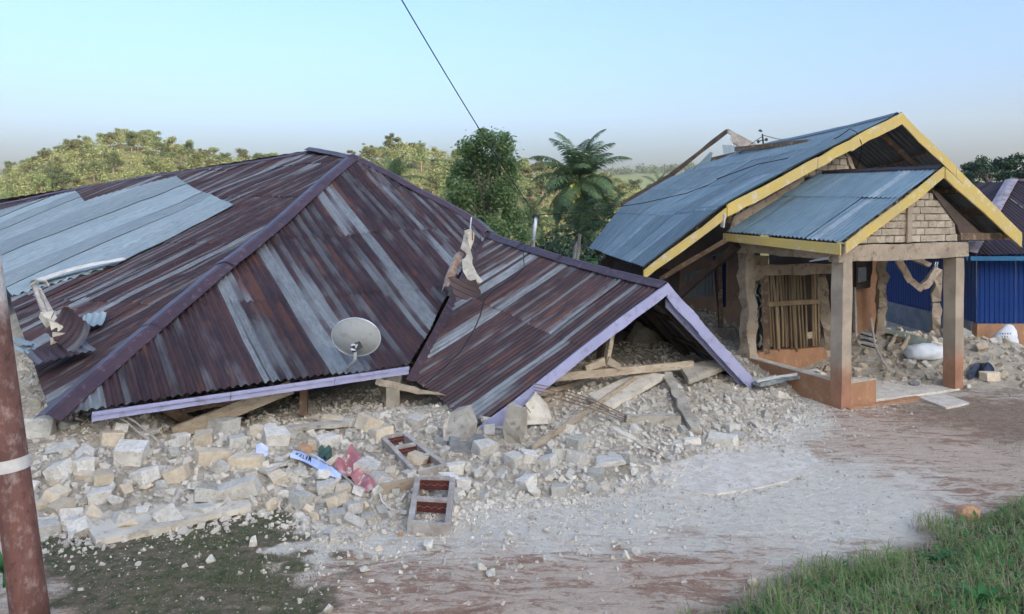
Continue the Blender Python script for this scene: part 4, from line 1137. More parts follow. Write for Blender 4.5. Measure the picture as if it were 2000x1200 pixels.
# wreckage at the open corner: dark posts, zinc wall, dangling rafters
for a, b, w in (((1408, 640, 15.2), (1404, 500, 15.0), .09), ((1424, 600, 14.6), (1448, 560, 14.6), .03), ((1330, 575, 14.5), (1440, 480, 13.6), .14), ((1290, 545, 13.9), (1430, 462, 13.5), .10)):
    mb = MB(); mb.beam(at(*a), at(*b), w, w * .8, nseg=3, rough=.006); mb.build('fallen_rafter', M['wood_brown'] if w != .14 else M['dark_wood'], house2)
U_ = np.linspace(0, .95, 60); rows = [[at(1316 + 76 * u / .95, (545 - 25 * u / .95) + 38 * q + 20 * q * u, 16.0 + .2 * u) + np.array((0, .012 * math.cos(u * 75), 0)) for u in U_] for q in (0, .5, 1)]
mb = MB(); mb.grid(np.array(rows), 0, np.stack(np.meshgrid(U_, np.linspace(0, .5, 3)), -1)); mb.build('zinc_partition', M['zinc_wall'], house2, True, fixn=False)
mb = MB(); mb.prism([at(*p) for p in [(1392, 500, 15.9), (1418, 495, 15.8), (1418, 600, 15.8), (1400, 600, 15.9)]], (.02, .08, 0)); mb.build('blue_panel', M['blue_wall'], house2)
# rear and side walls inside, deep shade put into their colour
mb = MB(); bw0 = wall0 + bd * 4.2; mb.prism([bw0 - fd * .3, bw0 + fd * 4.6, bw0 + fd * 4.6 + UPZ * 2.6, bw0 + fd * 2.2 + UPZ * 3.4, bw0 - fd * .3 + UPZ * 1.9], bd * .12); mb.build('rear_wall', M['brown_and_shade'], house2)
mb = MB(); sw0 = np.array((F_[0] + .55, F_[1] - .2, 0)); sw1 = np.array((G_[0] + 1.0, G_[1] + 1.6, 0)); mb.prism([sw0, sw1, sw1 + UPZ * 1.9, sw0 + UPZ * 1.9], (.1, 0, 0)); mb.build('side_wall', M['brown_and_shade'], house2)
mb = MB(); mb.prism([wall0 + fd * 4.9 + bd * 4.2, wall0 + fd * 4.9 + bd * 2.2, wall0 + fd * 4.9 + bd * 2.2 + UPZ * 2.6, wall0 + fd * 4.9 + bd * 4.2 + UPZ * 2.6], fd * .1); mb.build('side_wall', M['brown_and_shade'], house2)
# aerial on the ridge
aer = thing('lightning_rod', 'small dark aerial mast with insulators standing on the sagging blue roof ridge', 'aerial', at(1491, 300, 17.2))
mb = MB(); mb.tube([at(1493, 302, 17.2), at(1489, 262, 17.2)], .018, 6); mb.build('mast', M['dish_dark'], aer)
mb = MB(); mb.tube([at(1485, 257, 17.2), at(1486, 254, 17.2)], [.05, .03], 8); mb.build('cap', M['dish_dark'], aer)
mb = MB(); mb.tube([at(1482, 276, 17.15), at(1497, 273, 17.25)], .012, 5); mb.build('cross_arm', M['dish_dark'], aer)
for x, y in ((1481, 277), (1497, 273)):
    mb = MB(); mb.tube([at(x, y - 3, 17.2), at(x, y, 17.2), at(x, y + 3, 17.2)], [.02, .035, .02], 7); mb.build('insulator', M['dish_dark'], aer)
mb = MB(); mb.tube([at(1489, 264, 17.2), at(1515, 271, 17.4), at(1560, 278, 18.0)], .008, 5); mb.build('stay_wire', M['cable'], aer)
mb = MB(); mb.tube([at(1487, 268, 17.2), at(1466, 282, 17.3), at(1440, 304, 17.6)], .008, 5); mb.build('stay_wire', M['cable'], aer)
c_ = MB(); pts = [(1400, 352, 14.7), (1480, 323, 15.0), (1545, 310, 14.8), (1600, 290, 14.9), (1640, 268, 14.7), (1660, 254, 14.6), (1672, 260, 14.3), (1682, 280, 14.3), (1683, 300, 14.4), (1675, 326, 14.5)]
c_.tube([at(*p) + UPZ * .02 for p in pts], .009, 5)
tag(c_.build('loose_wire', M['cable'], None, True), 'thin black wire looping over the yellow gable board above the dark gable opening', 'wire')

# ------------------------------------------------------------------ neighbouring house with blue walls
cx, cy, cz = 10.65, 17.6, -.25
house3 = thing('blue_house', 'neighbour\'s blue sheet-metal house with brown plinth and dark roof at the right edge', 'house', (cx, cy, cz))
ez = 1.93; pz = .45
def ribbed(name, a, b, z0, z1, out, pitch=.10, amp=.012, mat='blue_wall'):
    a = np.asarray(a, float); b = np.asarray(b, float); L = np.linalg.norm(b - a); n = int(L / pitch); us = []; hs = []
    for i in range(n):
        for k, h in ((0, 0), (.55, 0), (.62, 1), (.93, 1)): us.append((i + k) * L / n); hs.append(h * amp)
    us.append(L); hs.append(0); d = unit(b - a)
    rows = [[a + d * u + out * h + UPZ * z for u, h in zip(us, hs)] for z in (z0, z1)]
    mb = MB(); mb.grid(np.array(rows)); return mb.build(name, M[mat], house3, False, fixn=False)
c0 = np.array((cx, cy, 0)); XH = np.array((1.0, 0, 0)); YH = np.array((0.0, 1, 0))
for i in range(3):
    ribbed('wall_sheet', c0 + XH * (.9 * i), c0 + XH * (.9 * (i + 1) - .004), pz, ez + .25, -YH)
for i in range(5):
    ribbed('wall_sheet', c0 + YH * (.9 * i + .01), c0 + YH * (.9 * (i + 1) - .004), pz + .03, ez + .25, -XH, .12)
mb = MB(); mb.box((cx - .02, cy - .05, cz - .3), (cx + 5, cy + .12, pz)); pl_ = mb.build('plinth', M['dado'], house3)
mb = MB(); mb.box((cx - .05, cy + .12, cz - .3), (cx + .12, cy + 5, pz + .02)); mb.build('plinth', M['concrete_grey'], house3)
for px in (1931, 1987):
    for k in range(5):
        c = Plane(np.array((cx, cy - .053, 0)), np.array((0, -1.0, 0))).hit(px, 640 + 9 * k)
        mb = MB(); mb.grid(np.array([[c + np.array((r * math.cos(th), -.004, r * math.sin(th))) for th in np.linspace(0, 6.2832, 13)] for r in (.034, .050)])); mb.build('painted_ring', M['circle_paint'], pl_, False, fixn=False)
r0 = np.array((cx - .45, cy - .45, ez + .12)); apx = at(1975, 353, 20.6)
rr = np.array((cx + 9, cy - .45, ez + .12)); rap = apx + np.array((5, 0, 0))
fnH = bilinear(r0, rr, apx - XH * (apx[0] - r0[0]), rap + XH * (rr[0] - rap[0]), 9.45, 3.9)
wc = apx[0] - r0[0]
clH = lambda u: (0, 3.88 * min(1, max(0.0, u / wc))) if 0.03 < u <= 6 else None
frH = frame('roof_frame', fnH, clH, (.1, 6), (0, 3.9), house3, 1.2, 1.2)
roof_sheets(frH, fnH, clH, (0, 6), (0, 3.9), M['roof_dark'], pitch=.105, amp=.016, length=2.0, seed=31, nrow=3)
lb = r0 + YH * 6.5
def fnH2(u, v):
    a = (np.asarray(u, float) / 6.5)[..., None]; b = (np.asarray(v, float) / 2.6)[..., None]
    top = np.array((apx[0], 0, apx[2])) + YH * (r0[1] + 6.5 * a)
    return (r0 + YH * 6.5 * a) * (1 - b) + top * b
hk = (apx[1] - r0[1])
clH2 = lambda u: (0, 2.58 * min(1, max(.0, u / hk))) if 0.03 < u <= 6.5 else None
frH2 = frame('roof_frame', fnH2, clH2, (.1, 6.5), (0, 2.6), house3, 1.2, 1.2)
roof_sheets(frH2, fnH2, clH2, (0, 6.5), (0, 2.6), M['roof_dark'], pitch=.105, amp=.014, length=2.6, seed=32, nrow=3)
M['cap_pale'] = mat_rough('cap_pale', (.40, .36, .37), (.26, .22, .24), 4, .6, .2, 20, c3=(.15, .11, .12))
cap_strip(house3, [r0, r0 + (apx - r0) * .5, apx], unit(XH * .8 - YH * .5), unit(-XH * .3 + YH * .7), .16, M['cap_pale'], 1.4, lift=.04)
cap_strip(house3, [apx, rap], unit(-YH + UPZ * -.5), unit(YH - UPZ * .5), .14, M['cap'], 1.8, lift=.04)
mb = MB(); mb.beam(r0 + np.array((.02, -.02, -.08)), rr + np.array((0, -.02, -.08)), .03, .10); M['blue_trim'] = mat_flat('blue_trim', (.03, .14, .26), .5); mb.build('fascia_board', M['blue_trim'], house3)
mb = MB(); mb.beam(r0 + np.array((-.02, .02, -.08)), lb + np.array((-.02, 0, -.08)), .03, .10); mb.build('fascia_board', M['blue_trim'], house3)
# ------------------------------------------------------------------ rubble: shared block shapes
def on_surf(px, py, y0=5.2, y1=19.0, sink=0.0):
    for d in np.arange(y0, y1, .03):
        p = at(px, py, d)
        if p[2] <= surf_z(p[0], p[1]): return p + np.array((0, 0, -sink))
    return at(px, py, y1)

def hull_mesh(name, pts, mat):
    bm = bmesh.new()
    for p in pts: bm.verts.new(p)
    r = bmesh.ops.convex_hull(bm, input=bm.verts)
    bmesh.ops.delete(bm, geom=[g for g in r['geom_interior'] if isinstance(g, bmesh.types.BMVert)], context='VERTS')
    bmesh.ops.dissolve_limit(bm, angle_limit=R(9), verts=bm.verts, edges=bm.edges)
    bmesh.ops.bevel(bm, geom=list(bm.edges), offset=.018, segments=1, affect='EDGES', clamp_overlap=True) if name.startswith('b') else None
    bmesh.ops.recalc_face_normals(bm, faces=bm.faces)
    me = bpy.data.meshes.new(name); bm.to_mesh(me); bm.free()
    if mat is not None: me.materials.append(mat)
    return me
rg = np.random.default_rng(41)
def brick_pts(l=1, w=.55, h=.42, cut=0.0, j=.03):
    c = np.array([(a * l / 2, b * w / 2, e * h / 2) for a in (-1, 1) for b in (-1, 1) for e in (-1, 1)]) + rg.normal(0, j, (8, 3))
    if cut:
        c = [p for p in c]
        out = []
        for p in c:
            if p[0] > 0:
                s = 1 - cut * rg.uniform(.1, 1)
                out += [p * np.array((s, 1, 1)), p * np.array((s * .96, .8, .9)) + rg.normal(0, .03, 3)]
            else: out.append(p)
        c = np.array(out)
    return c
def rock_pts(n=13, sq=(1, .75, .6)):
    p = rg.normal(0, 1, (n, 3)); p /= np.linalg.norm(p, axis=1, keepdims=True)
    return p * np.array(sq) * .5 * rg.uniform(.8, 1.1, (n, 1))
SHAPES = {'brick': [brick_pts(1, .52, .42) for _ in range(4)], 'half brick': [brick_pts(1, .8, .62, .45, .04) for _ in range(5)],
          'chunk': [rock_pts(12, (1, .82, .66)) for _ in range(8)], 'slab piece': [brick_pts(1, .7, .20, .3, .05) for _ in range(4)]}
TONES = {'cream': 'stone_tan', 'pale': 'stone', 'grey': 'stone_grey', 'white': 'stone_white', 'orange': 'stone_orange', 'dark grey': 'concrete_grey'}
BLOCK_MESH = {}
def block_mesh(shape, tone, k):
    key = (shape, tone, k)
    if key not in BLOCK_MESH:
        BLOCK_MESH[key] = hull_mesh('b' + shape.replace(' ', '_'), SHAPES[shape][k % len(SHAPES[shape])], M[TONES[tone]])
    return BLOCK_MESH[key]
NAME = {'brick': 'loose_brick', 'half brick': 'broken_brick', 'chunk': 'masonry_chunk', 'slab piece': 'slab_fragment'}
def put_block(p, size, shape, tone, rot, label, group, cat=None):
    o = link_mesh(NAME[shape], block_mesh(shape, tone, int(rg.integers(8))))
    o.location = p; o.scale = (size,) * 3; o.rotation_euler = rot
    tag(o, label, cat or ('brick' if 'brick' in shape else 'masonry chunk'), group)
    return o
PLACED = []
def zone(px):
    return 'beside the rusty utility pole' if px < 200 else 'below the left part of the front eave' if px < 400 else 'below the middle of the front eave' if px < 600 else \
        'between the red tin and the eave' if px < 790 else 'between the valley corner and the window frame' if px < 990 else 'below the lavender gable' if px < 1220 else 'under the gable by the fallen concrete post' if px < 1400 else 'on the dusty concrete apron'
SIZEW = lambda s: 'small' if s < .17 else 'mid-sized' if s < .24 else 'large'
# blocks that stand out in the photograph: px, py, width px, shape, tone, yaw, own label or None
HAND = [(80, 850, 62, 'half brick', 'grey', .3, None), (125, 878, 60, 'slab piece', 'grey', .6, None), (65, 800, 45, 'chunk', 'grey', 0, None), (262, 902, 62, 'half brick', 'pale', .2, None),
    (223, 868, 45, 'half brick', 'cream', .5, None), (285, 848, 40, 'slab piece', 'grey', 1.2, None),
    (170, 936, 36, 'brick', 'cream', .05, 'squarish cream brick standing on end left of its tilted twin'), (203, 942, 38, 'half brick', 'cream', .6, 'tilted cream brick touching the upright cream one'),
    (285, 940, 44, 'half brick', 'pale', 1.0, None), (350, 934, 42, 'half brick', 'cream', .1, None), (417, 905, 66, 'brick', 'cream', .62, 'long clean cream brick lying askew below the front eave'),
    (482, 912, 60, 'brick', 'cream', .05, None), (492, 934, 26, 'half brick', 'cream', .4, None), (465, 968, 74, 'brick', 'pale', .08, 'long pale brick at the heap edge above the tilted slab'),
    (402, 976, 46, 'half brick', 'grey', .5, None), (395, 998, 66, 'slab piece', 'grey', -.4, None), (200, 978, 42, 'half brick', 'pale', .3, None), (122, 1000, 42, 'half brick', 'cream', 1.1, None),
    (90, 1020, 60, 'slab piece', 'pale', .1, None), (348, 870, 26, 'half brick', 'pale', 1.4, None), (400, 866, 40, 'half brick', 'cream', .3, None), (440, 846, 52, 'half brick', 'grey', .9, None),
    (506, 850, 32, 'half brick', 'cream', .2, None), (540, 865, 50, 'half brick', 'pale', .6, None), (378, 838, 30, 'half brick', 'cream', .1, None), (465, 870, 34, 'half brick', 'grey', .6, None),
    (650, 828, 42, 'brick', 'cream', -.1, None), (700, 806, 30, 'chunk', 'grey', .6, None), (724, 838, 42, 'half brick', 'cream', .7, None), (747, 860, 44, 'half brick', 'cream', .5, None),
    (594, 888, 30, 'half brick', 'orange', .8, 'orange broken brick above the blue banner'), (620, 876, 34, 'half brick', 'cream', .2, None), (570, 930, 50, 'slab piece', 'grey', .2, None),
    (640, 872, 40, 'half brick', 'pale', .5, None), (720, 928, 48, 'half brick', 'pale', -.1, 'block of masonry resting on the red tin sheet'), (763, 928, 24, 'half brick', 'cream', 1.5, None),
    (910, 876, 70, 'brick', 'dark grey', .15, 'smooth dark grey concrete block below the lavender gable corner'), (948, 884, 40, 'half brick', 'pale', .5, None), (868, 890, 36, 'chunk', 'grey', 0, None),
    (890, 925, 36, 'half brick', 'white', .4, None), (1095, 966, 34, 'half brick', 'grey', 1.3, None), (1130, 872, 36, 'half brick', 'grey', .9, None), (1090, 895, 34, 'half brick', 'grey', .3, None),
    (1128, 905, 40, 'half brick', 'pale', .8, None), (1080, 935, 30, 'chunk', 'pale', .8, None), (1190, 905, 56, 'slab piece', 'pale', .1, None), (1165, 935, 30, 'half brick', 'grey', 1.1, None),
    (1412, 872, 54, 'brick', 'white', -.45, 'whitish brick lying askew alone on the dusty apron'), (1350, 868, 34, 'brick', 'white', .1, None), (1432, 842, 26, 'half brick', 'white', .2, None), (1480, 845, 20, 'chunk', 'white', 0, None),
    (1240, 930, 26, 'chunk', 'white', 0, None), (1230, 905, 30, 'half brick', 'grey', .7, None), (1105, 845, 30, 'half brick', 'grey', .7, None), (1030, 950, 36, 'half brick', 'pale', .8, None),
    (960, 905, 30, 'chunk', 'grey', .8, None), (1035, 900, 32, 'half brick', 'pale', .2, None), (590, 985, 44, 'half brick', 'grey', .9, None), (640, 960, 36, 'half brick', 'grey', .2, None),
    (690, 1000, 34, 'half brick', 'pale', .6, None), (660, 1015, 34, 'half brick', 'grey', .3, None), (1005, 905, 36, 'half brick', 'pale', .9, None), (905, 950, 30, 'half brick', 'pale', .4, None)]
for px, py, w, sh, tn, yaw, lab in HAND:
    p = on_surf(px, py); s = w * p[1] / F_PX * 1.0
    tilt = (rg.normal(0, .14), rg.normal(0, .14), yaw + rg.normal(0, .05)) if sh != 'chunk' else tuple(rg.uniform(0, 6, 3))
    p[2] += s * {'brick': .16, 'half brick': .22, 'chunk': .22, 'slab piece': .07}[sh]
    put_block(p, s, sh, tn, tilt, lab or f'{SIZEW(s)} {tn} {sh} in the rubble {zone(px)}', 'loose masonry before the collapsed house')
    PLACED.append((p[0], p[1], s))
# the rest of the larger blocks, strewn over the heap
def strew(n, xr, yf, smin, smax, group, zone_fn, tones, seed, ytop=2.6):
    r2 = np.random.default_rng(seed); k = 0; tries = 0
    while k < n and tries < n * 60:
        tries += 1
        x = r2.uniform(*xr); y = yf(x, r2); s = smin + (smax - smin) * r2.random() ** 1.8
        if any((x - a) ** 2 + (y - b) ** 2 < (.42 * (s + c)) ** 2 for a, b, c in PLACED): continue
        px = 1000 + F_PX * x / y
        if px < -40 or px > 2040: continue
        sh = ['brick', 'half brick', 'half brick', 'chunk', 'chunk', 'slab piece'][int(r2.integers(6))]; tn = tones[int(r2.integers(len(tones)))]
        z = surf_z(x, y) + s * {'brick': .12, 'half brick': .18, 'chunk': .17, 'slab piece': .05}[sh]
        rot = (r2.normal(0, .32), r2.normal(0, .32), r2.uniform(0, 6.28)) if sh != 'chunk' else tuple(r2.uniform(0, 6.28, 3))
        put_block((x, y, z), s, sh, tn, rot, f'{SIZEW(s)} {tn} {sh} in the rubble {zone_fn(px)}', group)
        PLACED.append((x, y, s)); k += 1
def y_heap(x, r2): return float(np.interp(x, TOE_X, TOE_Y)) + r2.uniform(-.05, 1) ** 1.0 * r2.uniform(.1, 3.3)
strew(150, (-7.2, -.6), y_heap, .11, .25, 'loose masonry before the collapsed house', zone, ['cream', 'pale', 'pale', 'grey', 'pale'], 51)
strew(62, (-.6, 4.3), y_heap, .09, .21, 'loose masonry before the collapsed house', zone, ['grey', 'pale', 'grey', 'white', 'pale'], 52)
zone2 = lambda px: 'behind the porch post' if px < 1840 else 'outside the porch by the blue wall' if px > 1880 else 'around the white sack in the porch'
strew(52, (5.6, 10.4), lambda x, r2: r2.uniform(13.0, 16.4) + max(0, .3 * (x - 8)), .12, .30, 'loose masonry in and beside the porch', zone2, ['cream', 'cream', 'pale', 'grey'], 53)
strew(16, (3.2, 5.0), lambda x, r2: r2.uniform(14.3, 16.5), .14, .30, 'loose masonry inside the broken house corner', lambda px: 'in the dark corner behind the lavender gable', ['grey', 'cream'], 54)
strew(26, (-8.2, -5.9), lambda x, r2: r2.uniform(9.3, 12.4), .14, .34, 'loose masonry before the collapsed house', lambda px: 'behind the pole by the torn roof corner', ['grey', 'pale', 'grey', 'cream'], 55)
# stones lying singly on the road
ROAD = [(495, 1066, 26, 'white', 'lone white stone on the moss left of the road'), (412, 1099, 28, 'white', 'ragged white stone lying on the mossy ground'), (735, 1098, 26, 'white', 'oblong white stone nearest the orange-tinged one'),
    (703, 1092, 20, 'white', None), (712, 1118, 22, 'white', None), (686, 1106, 14, 'white', None), (740, 1078, 22, 'cream', 'orange-tinged stone on the road below the window frame'), (940, 1114, 26, 'white', None), (960, 1126, 28, 'grey', None), (972, 1138, 13, 'white', None),
    (1222, 1092, 24, 'white', 'smooth white stone touching a rougher one on the road'), (1246, 1084, 26, 'white', 'rough white stone beside the smooth white one on the road'), (865, 1104, 20, 'grey', None), (883, 1124, 18, 'grey', None), (810, 1131, 13, 'white', None),
    (773, 1090, 13, 'white', None), (838, 1072, 32, 'white', None), (705, 1068, 17, 'white', None), (627, 1112, 13, 'white', None), (1068, 1042, 24, 'white', None), (1040, 1016, 16, 'grey', None), (1125, 1056, 15, 'white', None), (1128, 1085, 16, 'white', None), (1095, 1088, 14, 'grey', None),
    (1490, 967, 17, 'grey', None), (1562, 938, 13, 'grey', None), (1445, 930, 12, 'grey', None), (1532, 884, 14, 'grey', None), (1310, 1032, 12, 'white', None), (1205, 1008, 14, 'white', None), (1270, 1005, 13, 'white', None), (998, 1048, 18, 'white', None), (638, 1197, 32, 'white', 'flat white stone at the bottom edge of the picture'),
    (223, 1059, 14, 'white', None), (270, 1105, 15, 'white', None), (590, 1078, 13, 'white', None), (1640, 1022, 14, 'white', None), (1664, 1091, 14, 'grey', None), (958, 1047, 17, 'grey', None), (925, 1040, 20, 'grey', None), (782, 1050, 16, 'orange', 'small orange stone in front of the wooden window frame')]
for px, py, w, tn, lab in ROAD:
    p = on_surf(px, py); s = w * p[1] / F_PX * 1.1
    put_block(p + np.array((0, 0, s * .2)), s, 'chunk', tn, tuple(rg.uniform(0, 6, 3)), lab or f'{tn} stone lying loose on the dusty road {"left of" if px < 800 else "right of"} the window frame', 'stones strewn on the road', 'stone')
p = on_surf(1470, 1145); me = hull_mesh('cobble', rock_pts(60, (1, .8, .75)) , M['stone_tan'])
o = link_mesh('road_stone', me); o.location = p + np.array((0, 0, .03)); o.scale = (.105,) * 3; tag(o, 'smooth round tan cobble on the road near the grass bank', 'stone')
p = on_surf(1892, 1012); me = hull_mesh('boulder', rock_pts(40, (1, .85, .8)), M['stone_orange']); o = link_mesh('boulder', me); o.location = p + np.array((0, 0, .04)); o.scale = (.27,) * 3
tag(o, 'orange-tinged pale rock lying at the edge of the grass bank', 'rock')

# crushed gravel and small fragments over the heap: real stones, past counting
def scatter_mass(name, n, xy_fn, smin, smax, mat, seed, npts, label, power=2.2, sinkf=.1):
    r2 = np.random.default_rng(seed); protos = []
    for k in range(10):
        bm = bmesh.new()
        for p in (rock_pts(npts, (1, .8, .62)) if k % 3 else brick_pts(1, .7, .5, .2, .08)): bm.verts.new(p)
        r_ = bmesh.ops.convex_hull(bm, input=bm.verts); bmesh.ops.delete(bm, geom=[g for g in r_['geom_interior'] if isinstance(g, bmesh.types.BMVert)], context='VERTS')
        bm.verts.index_update(); protos.append((np.array([v.co[:] for v in bm.verts]), [tuple(v.index for v in f.verts) for f in bm.faces])); bm.free()
    V_, F2, base = [], [], 0
    xs, ys = xy_fn(n, r2); ss = smin + (smax - smin) * r2.random(len(xs)) ** power
    zs = np.maximum(ground_z(xs, ys), np.where(xs < 5, heap_z(xs, ys), -9)); zs = np.maximum(zs, np.where((ys > 12.6) & (xs > 3), heap2_z(xs, ys), -9))
    for i in range(len(xs)):
        pv, pf = protos[i % 10]
        e = Matrix.Rotation(r2.uniform(0, 6.28), 3, 'Z') @ Matrix.Rotation(r2.uniform(0, 6.28), 3, 'X') @ Matrix.Rotation(r2.uniform(0, 6.28), 3, 'Y')
        V_.append(pv @ np.array(e).T * ss[i] + np.array((xs[i], ys[i], zs[i] + ss[i] * sinkf)))
        F2.extend([tuple(a + base for a in f) for f in pf]); base += len(pv)
    me = bpy.data.meshes.new(name); me.from_pydata(np.concatenate(V_).tolist(), [], F2); me.materials.append(mat)
    return stuff(link_mesh(name, me), label, 'rubble')
def xy_main(n, r2, spread=1.0):
    x = r2.uniform(-8, 4.6, n); t_ = r2.uniform(0, 1, n) ** 1.1 * 5.2 - .25 - np.abs(r2.normal(0, .22, n)) * spread
    y = np.interp(x, TOE_X, TOE_Y) + t_; k = np.abs(x / y) < .72; return x[k], y[k]
def xy_porch(n, r2):
    x = r2.uniform(3.6, 11, n); y = r2.uniform(12.9, 18, n); k = heap2_z(x, y) > ground_z(x, y) - .02; return x[k], y[k]
def xy_all(n, r2):
    x = r2.uniform(-4.5, 9, n); y = r2.uniform(5.1, 12.5, n); k = (y < np.interp(x, TOE_X, TOE_Y) + .2) & (bank_dist(x, y) < 0) & (np.abs(x / y) < .7); return x[k], y[k]
def xy_road(n, r2):
    x = r2.uniform(-4.5, 6, n); t_ = -np.abs(r2.normal(0, 1.0, n)); y = np.interp(x, TOE_X, TOE_Y) + t_; k = (y > 5.2) & (bank_dist(x, y) < 0) & ((x > -1.7) | (r2.random(n) < .3)); return x[k], y[k]
M['gravel'] = mat_rough('gravel', (.61, .555, .46), (.45, .40, .325), 1.1, .95, .5, 40, c3=(.36, .315, .25))
M['gravel_tan'] = mat_rough('gravel_tan', (.50, .42, .31), (.40, .33, .24), 1.3, .95, .5, 40, c3=(.32, .27, .2))
scatter_mass('rubble_fragments', 8500, lambda n, r: xy_main(n, r, .6), .03, .105, M['gravel'], 61, 11, 'fist-sized fragments of pale masonry covering the heap before the collapsed house', 1.7)
scatter_mass('rubble_gravel', 15000, xy_main, .018, .06, M['gravel'], 62, 8, 'pale masonry gravel filling the heap before the collapsed house', 1.8)
scatter_mass('rubble_fragments', 1300, xy_porch, .05, .17, M['gravel_tan'], 63, 11, 'tan masonry fragments covering the mound in and beside the porch', 1.6)
scatter_mass('road_gravel', 6500, xy_road, .008, .05, M['gravel'], 64, 7, 'fine pale grit and pebbles strewn over the road before the heap', 2.6)
scatter_mass('road_grit', 9000, xy_all, .006, .022, M['gravel_tan'], 65, 6, 'tan and brown grit embedded all over the dirt road', 2.0)

# ------------------------------------------------------------------ debris one can pick out
def single(mb, name, mat, label, cat, group=None, smooth=False, fixn=True):
    return tag(mb.build(name, mat, None, smooth, fixn=fixn), label, cat, group)
# tilted concrete slab on the moss
sl = [(150, 990), (184, 1056), (250, 1043), (330, 1028), (410, 1005), (490, 990), (487, 975), (400, 985), (290, 985), (200, 985)]
mb = MB(); mb.prism([on_ground(x, y, .07) + np.array((RNG.normal(0, .01), RNG.normal(0, .01), -.055)) for x, y in sl], (0, 0, .055))
single(mb, 'concrete_slab', M['concrete_pale'], 'thin broken concrete slab with earthy edge lying on the moss', 'slab')
# timbers
mb = MB(); mb.beam(on_surf(340, 852) + (0, 0, .03), eave_pt(.60, .30, -.14), .05, .19, nseg=5, rough=.004); single(mb, 'timber_beam', M['wood_pale'], 'long weathered timber leaning from the rubble up under the front eave', 'timber')
mb = MB(); mb.beam(at(738, 746, 10.2), at(815, 764, 10.7), .085, .085, nseg=4, rough=.005); mb.beam(at(815, 764, 10.7), at(870, 772, 11.0), .06, .05, w1=.01, h1=.01, nseg=3, rough=.006)
single(mb, 'timber_beam', M['wood_pale'], 'splintered pale timber end jutting out of the dark gap under the valley', 'timber')
mb = MB(); mb.beam(on_surf(1038, 884) + (0, 0, .05), at(1243, 738, 11.6), .035, .07, nseg=4, rough=.002); single(mb, 'timber_lath', M['wood_pale'], 'long straight pale lath slanting up through the lavender gable', 'timber')
for a, b, w, lab in ((((1045, 772), 10.9), ((1180, 735), 12.2), .07, 'uppermost of the pale boards stacked under the tie beam'), (((1048, 788), 10.8), ((1190, 745), 12.3), .08, 'middle one of the pale boards stacked under the tie beam'), (((1065, 796), 10.7), ((1170, 750), 12.4), .09, 'lowest of the pale boards stacked under the tie beam')):
    mb = MB(); mb.beam(at(*a[0], a[1]), at(*b[0], b[1]), .04, w, nseg=3, rough=.003); single(mb, 'board', M['wood_pale'], lab, 'timber', 'boards under the tie beam')
mb = MB(); mb.beam(on_surf(1195, 842) + (0, 0, .04), on_surf(1262, 878) + (0, 0, .02), .10, .05, nseg=4, rough=.006); single(mb, 'concrete_lintel', M['concrete_pale'], 'narrow pale concrete strip lying askew with bare bars at its foot', 'concrete')
for k in range(3):
    mb = MB(); a = on_surf(1258, 876) + (0, 0, .02); mb.tube([a, on_surf(1275 + 5 * k, 888 + k * 2) + (0, 0, .04), on_surf(1292 + 6 * k, 897 + 3 * k) + (0, 0, .01)], .006, 5); single(mb, 'reinforcing_bar', M['rebar'], 'thin bent bar trailing from the narrow concrete strip onto the dust', 'steel bar', 'bars at the concrete strip')
cb_ = thing('concrete_beam', 'short grey concrete beam with long bare bars trailing off its left end', 'concrete beam', on_surf(1270, 828))
a, b = on_surf(1222, 826) + (0, 0, .05), on_surf(1328, 828) + (0, 0, .05)
mb = MB(); mb.beam(a, b, .13, .12, nseg=6, rough=.008); mb.build('beam', M['concrete_old'], cb_)
for k in range(4):
    mb = MB(); mb.tube([a + (0, 0, .03 * k - .04), at(1160, 800 - k * 6, 10.2), at(1100, 782 - k * 7, 10.4), at(1042, 768 - k * 6, 10.3)], .007, 5); mb.build('reinforcing_bar', M['rebar'], cb_)
cp_ = thing('concrete_post', 'rough concrete post fallen slantwise through the rubble under the gable', 'concrete post', on_surf(1350, 850))
mb = MB(); mb.beam(at(1303, 735, 11.9), on_surf(1356, 852) + (0, 0, .06), .14, .13, nseg=9, rough=.016); mb.build('post', M['concrete_old'], cp_)
for k in (-1, 1):
    mb = MB(); mb.tube([at(1303 + 4 * k, 737, 11.9), at(1299 + 5 * k, 715, 12.0), at(1303 + 7 * k, 700, 12.1)], .008, 5); mb.build('reinforcing_bar', M['rebar'], cp_)
# slanting concrete floor piece, wall chunks, stub column
mb = MB(); mb.prism([on_surf(1150, 790) + (0, 0, .06), on_surf(1245, 745) + (0, 0, .10), on_surf(1300, 752) + (0, 0, .09), on_surf(1190, 812) + (0, 0, .05)], (0, 0, .07)); single(mb, 'wall_fragment', M['concrete_pale'], 'flat pale wall fragment lying beneath the slanting lath', 'wall fragment')
mb = MB(); mb.prism([on_surf(1330, 742, 11) + (0, 0, .12), on_surf(1425, 725, 11) + (0, 0, .22), on_surf(1440, 738, 11) + (0, 0, .2), on_surf(1345, 765, 11) + (0, 0, .10)], (0, 0, .08)); single(mb, 'wall_fragment', M['concrete_old'], 'grey wall slab leaning behind the concrete post at the gable', 'wall fragment')
st_ = thing('column_remnant', 'short broken concrete column stub standing below the lavender gable board', 'column', on_surf(1008, 855))
rough_col(st_, [on_surf(1006, 858) - (0, 0, .05), at(1012, 792, 9.7)], .24, 'shaft', M['concrete_old'], rough=.02)
mb = MB(); mb.tube([at(1015, 800, 9.6), at(1026, 792, 9.5), at(1036, 806, 9.4)], .006, 5); mb.build('reinforcing_bar', M['rebar'], st_)
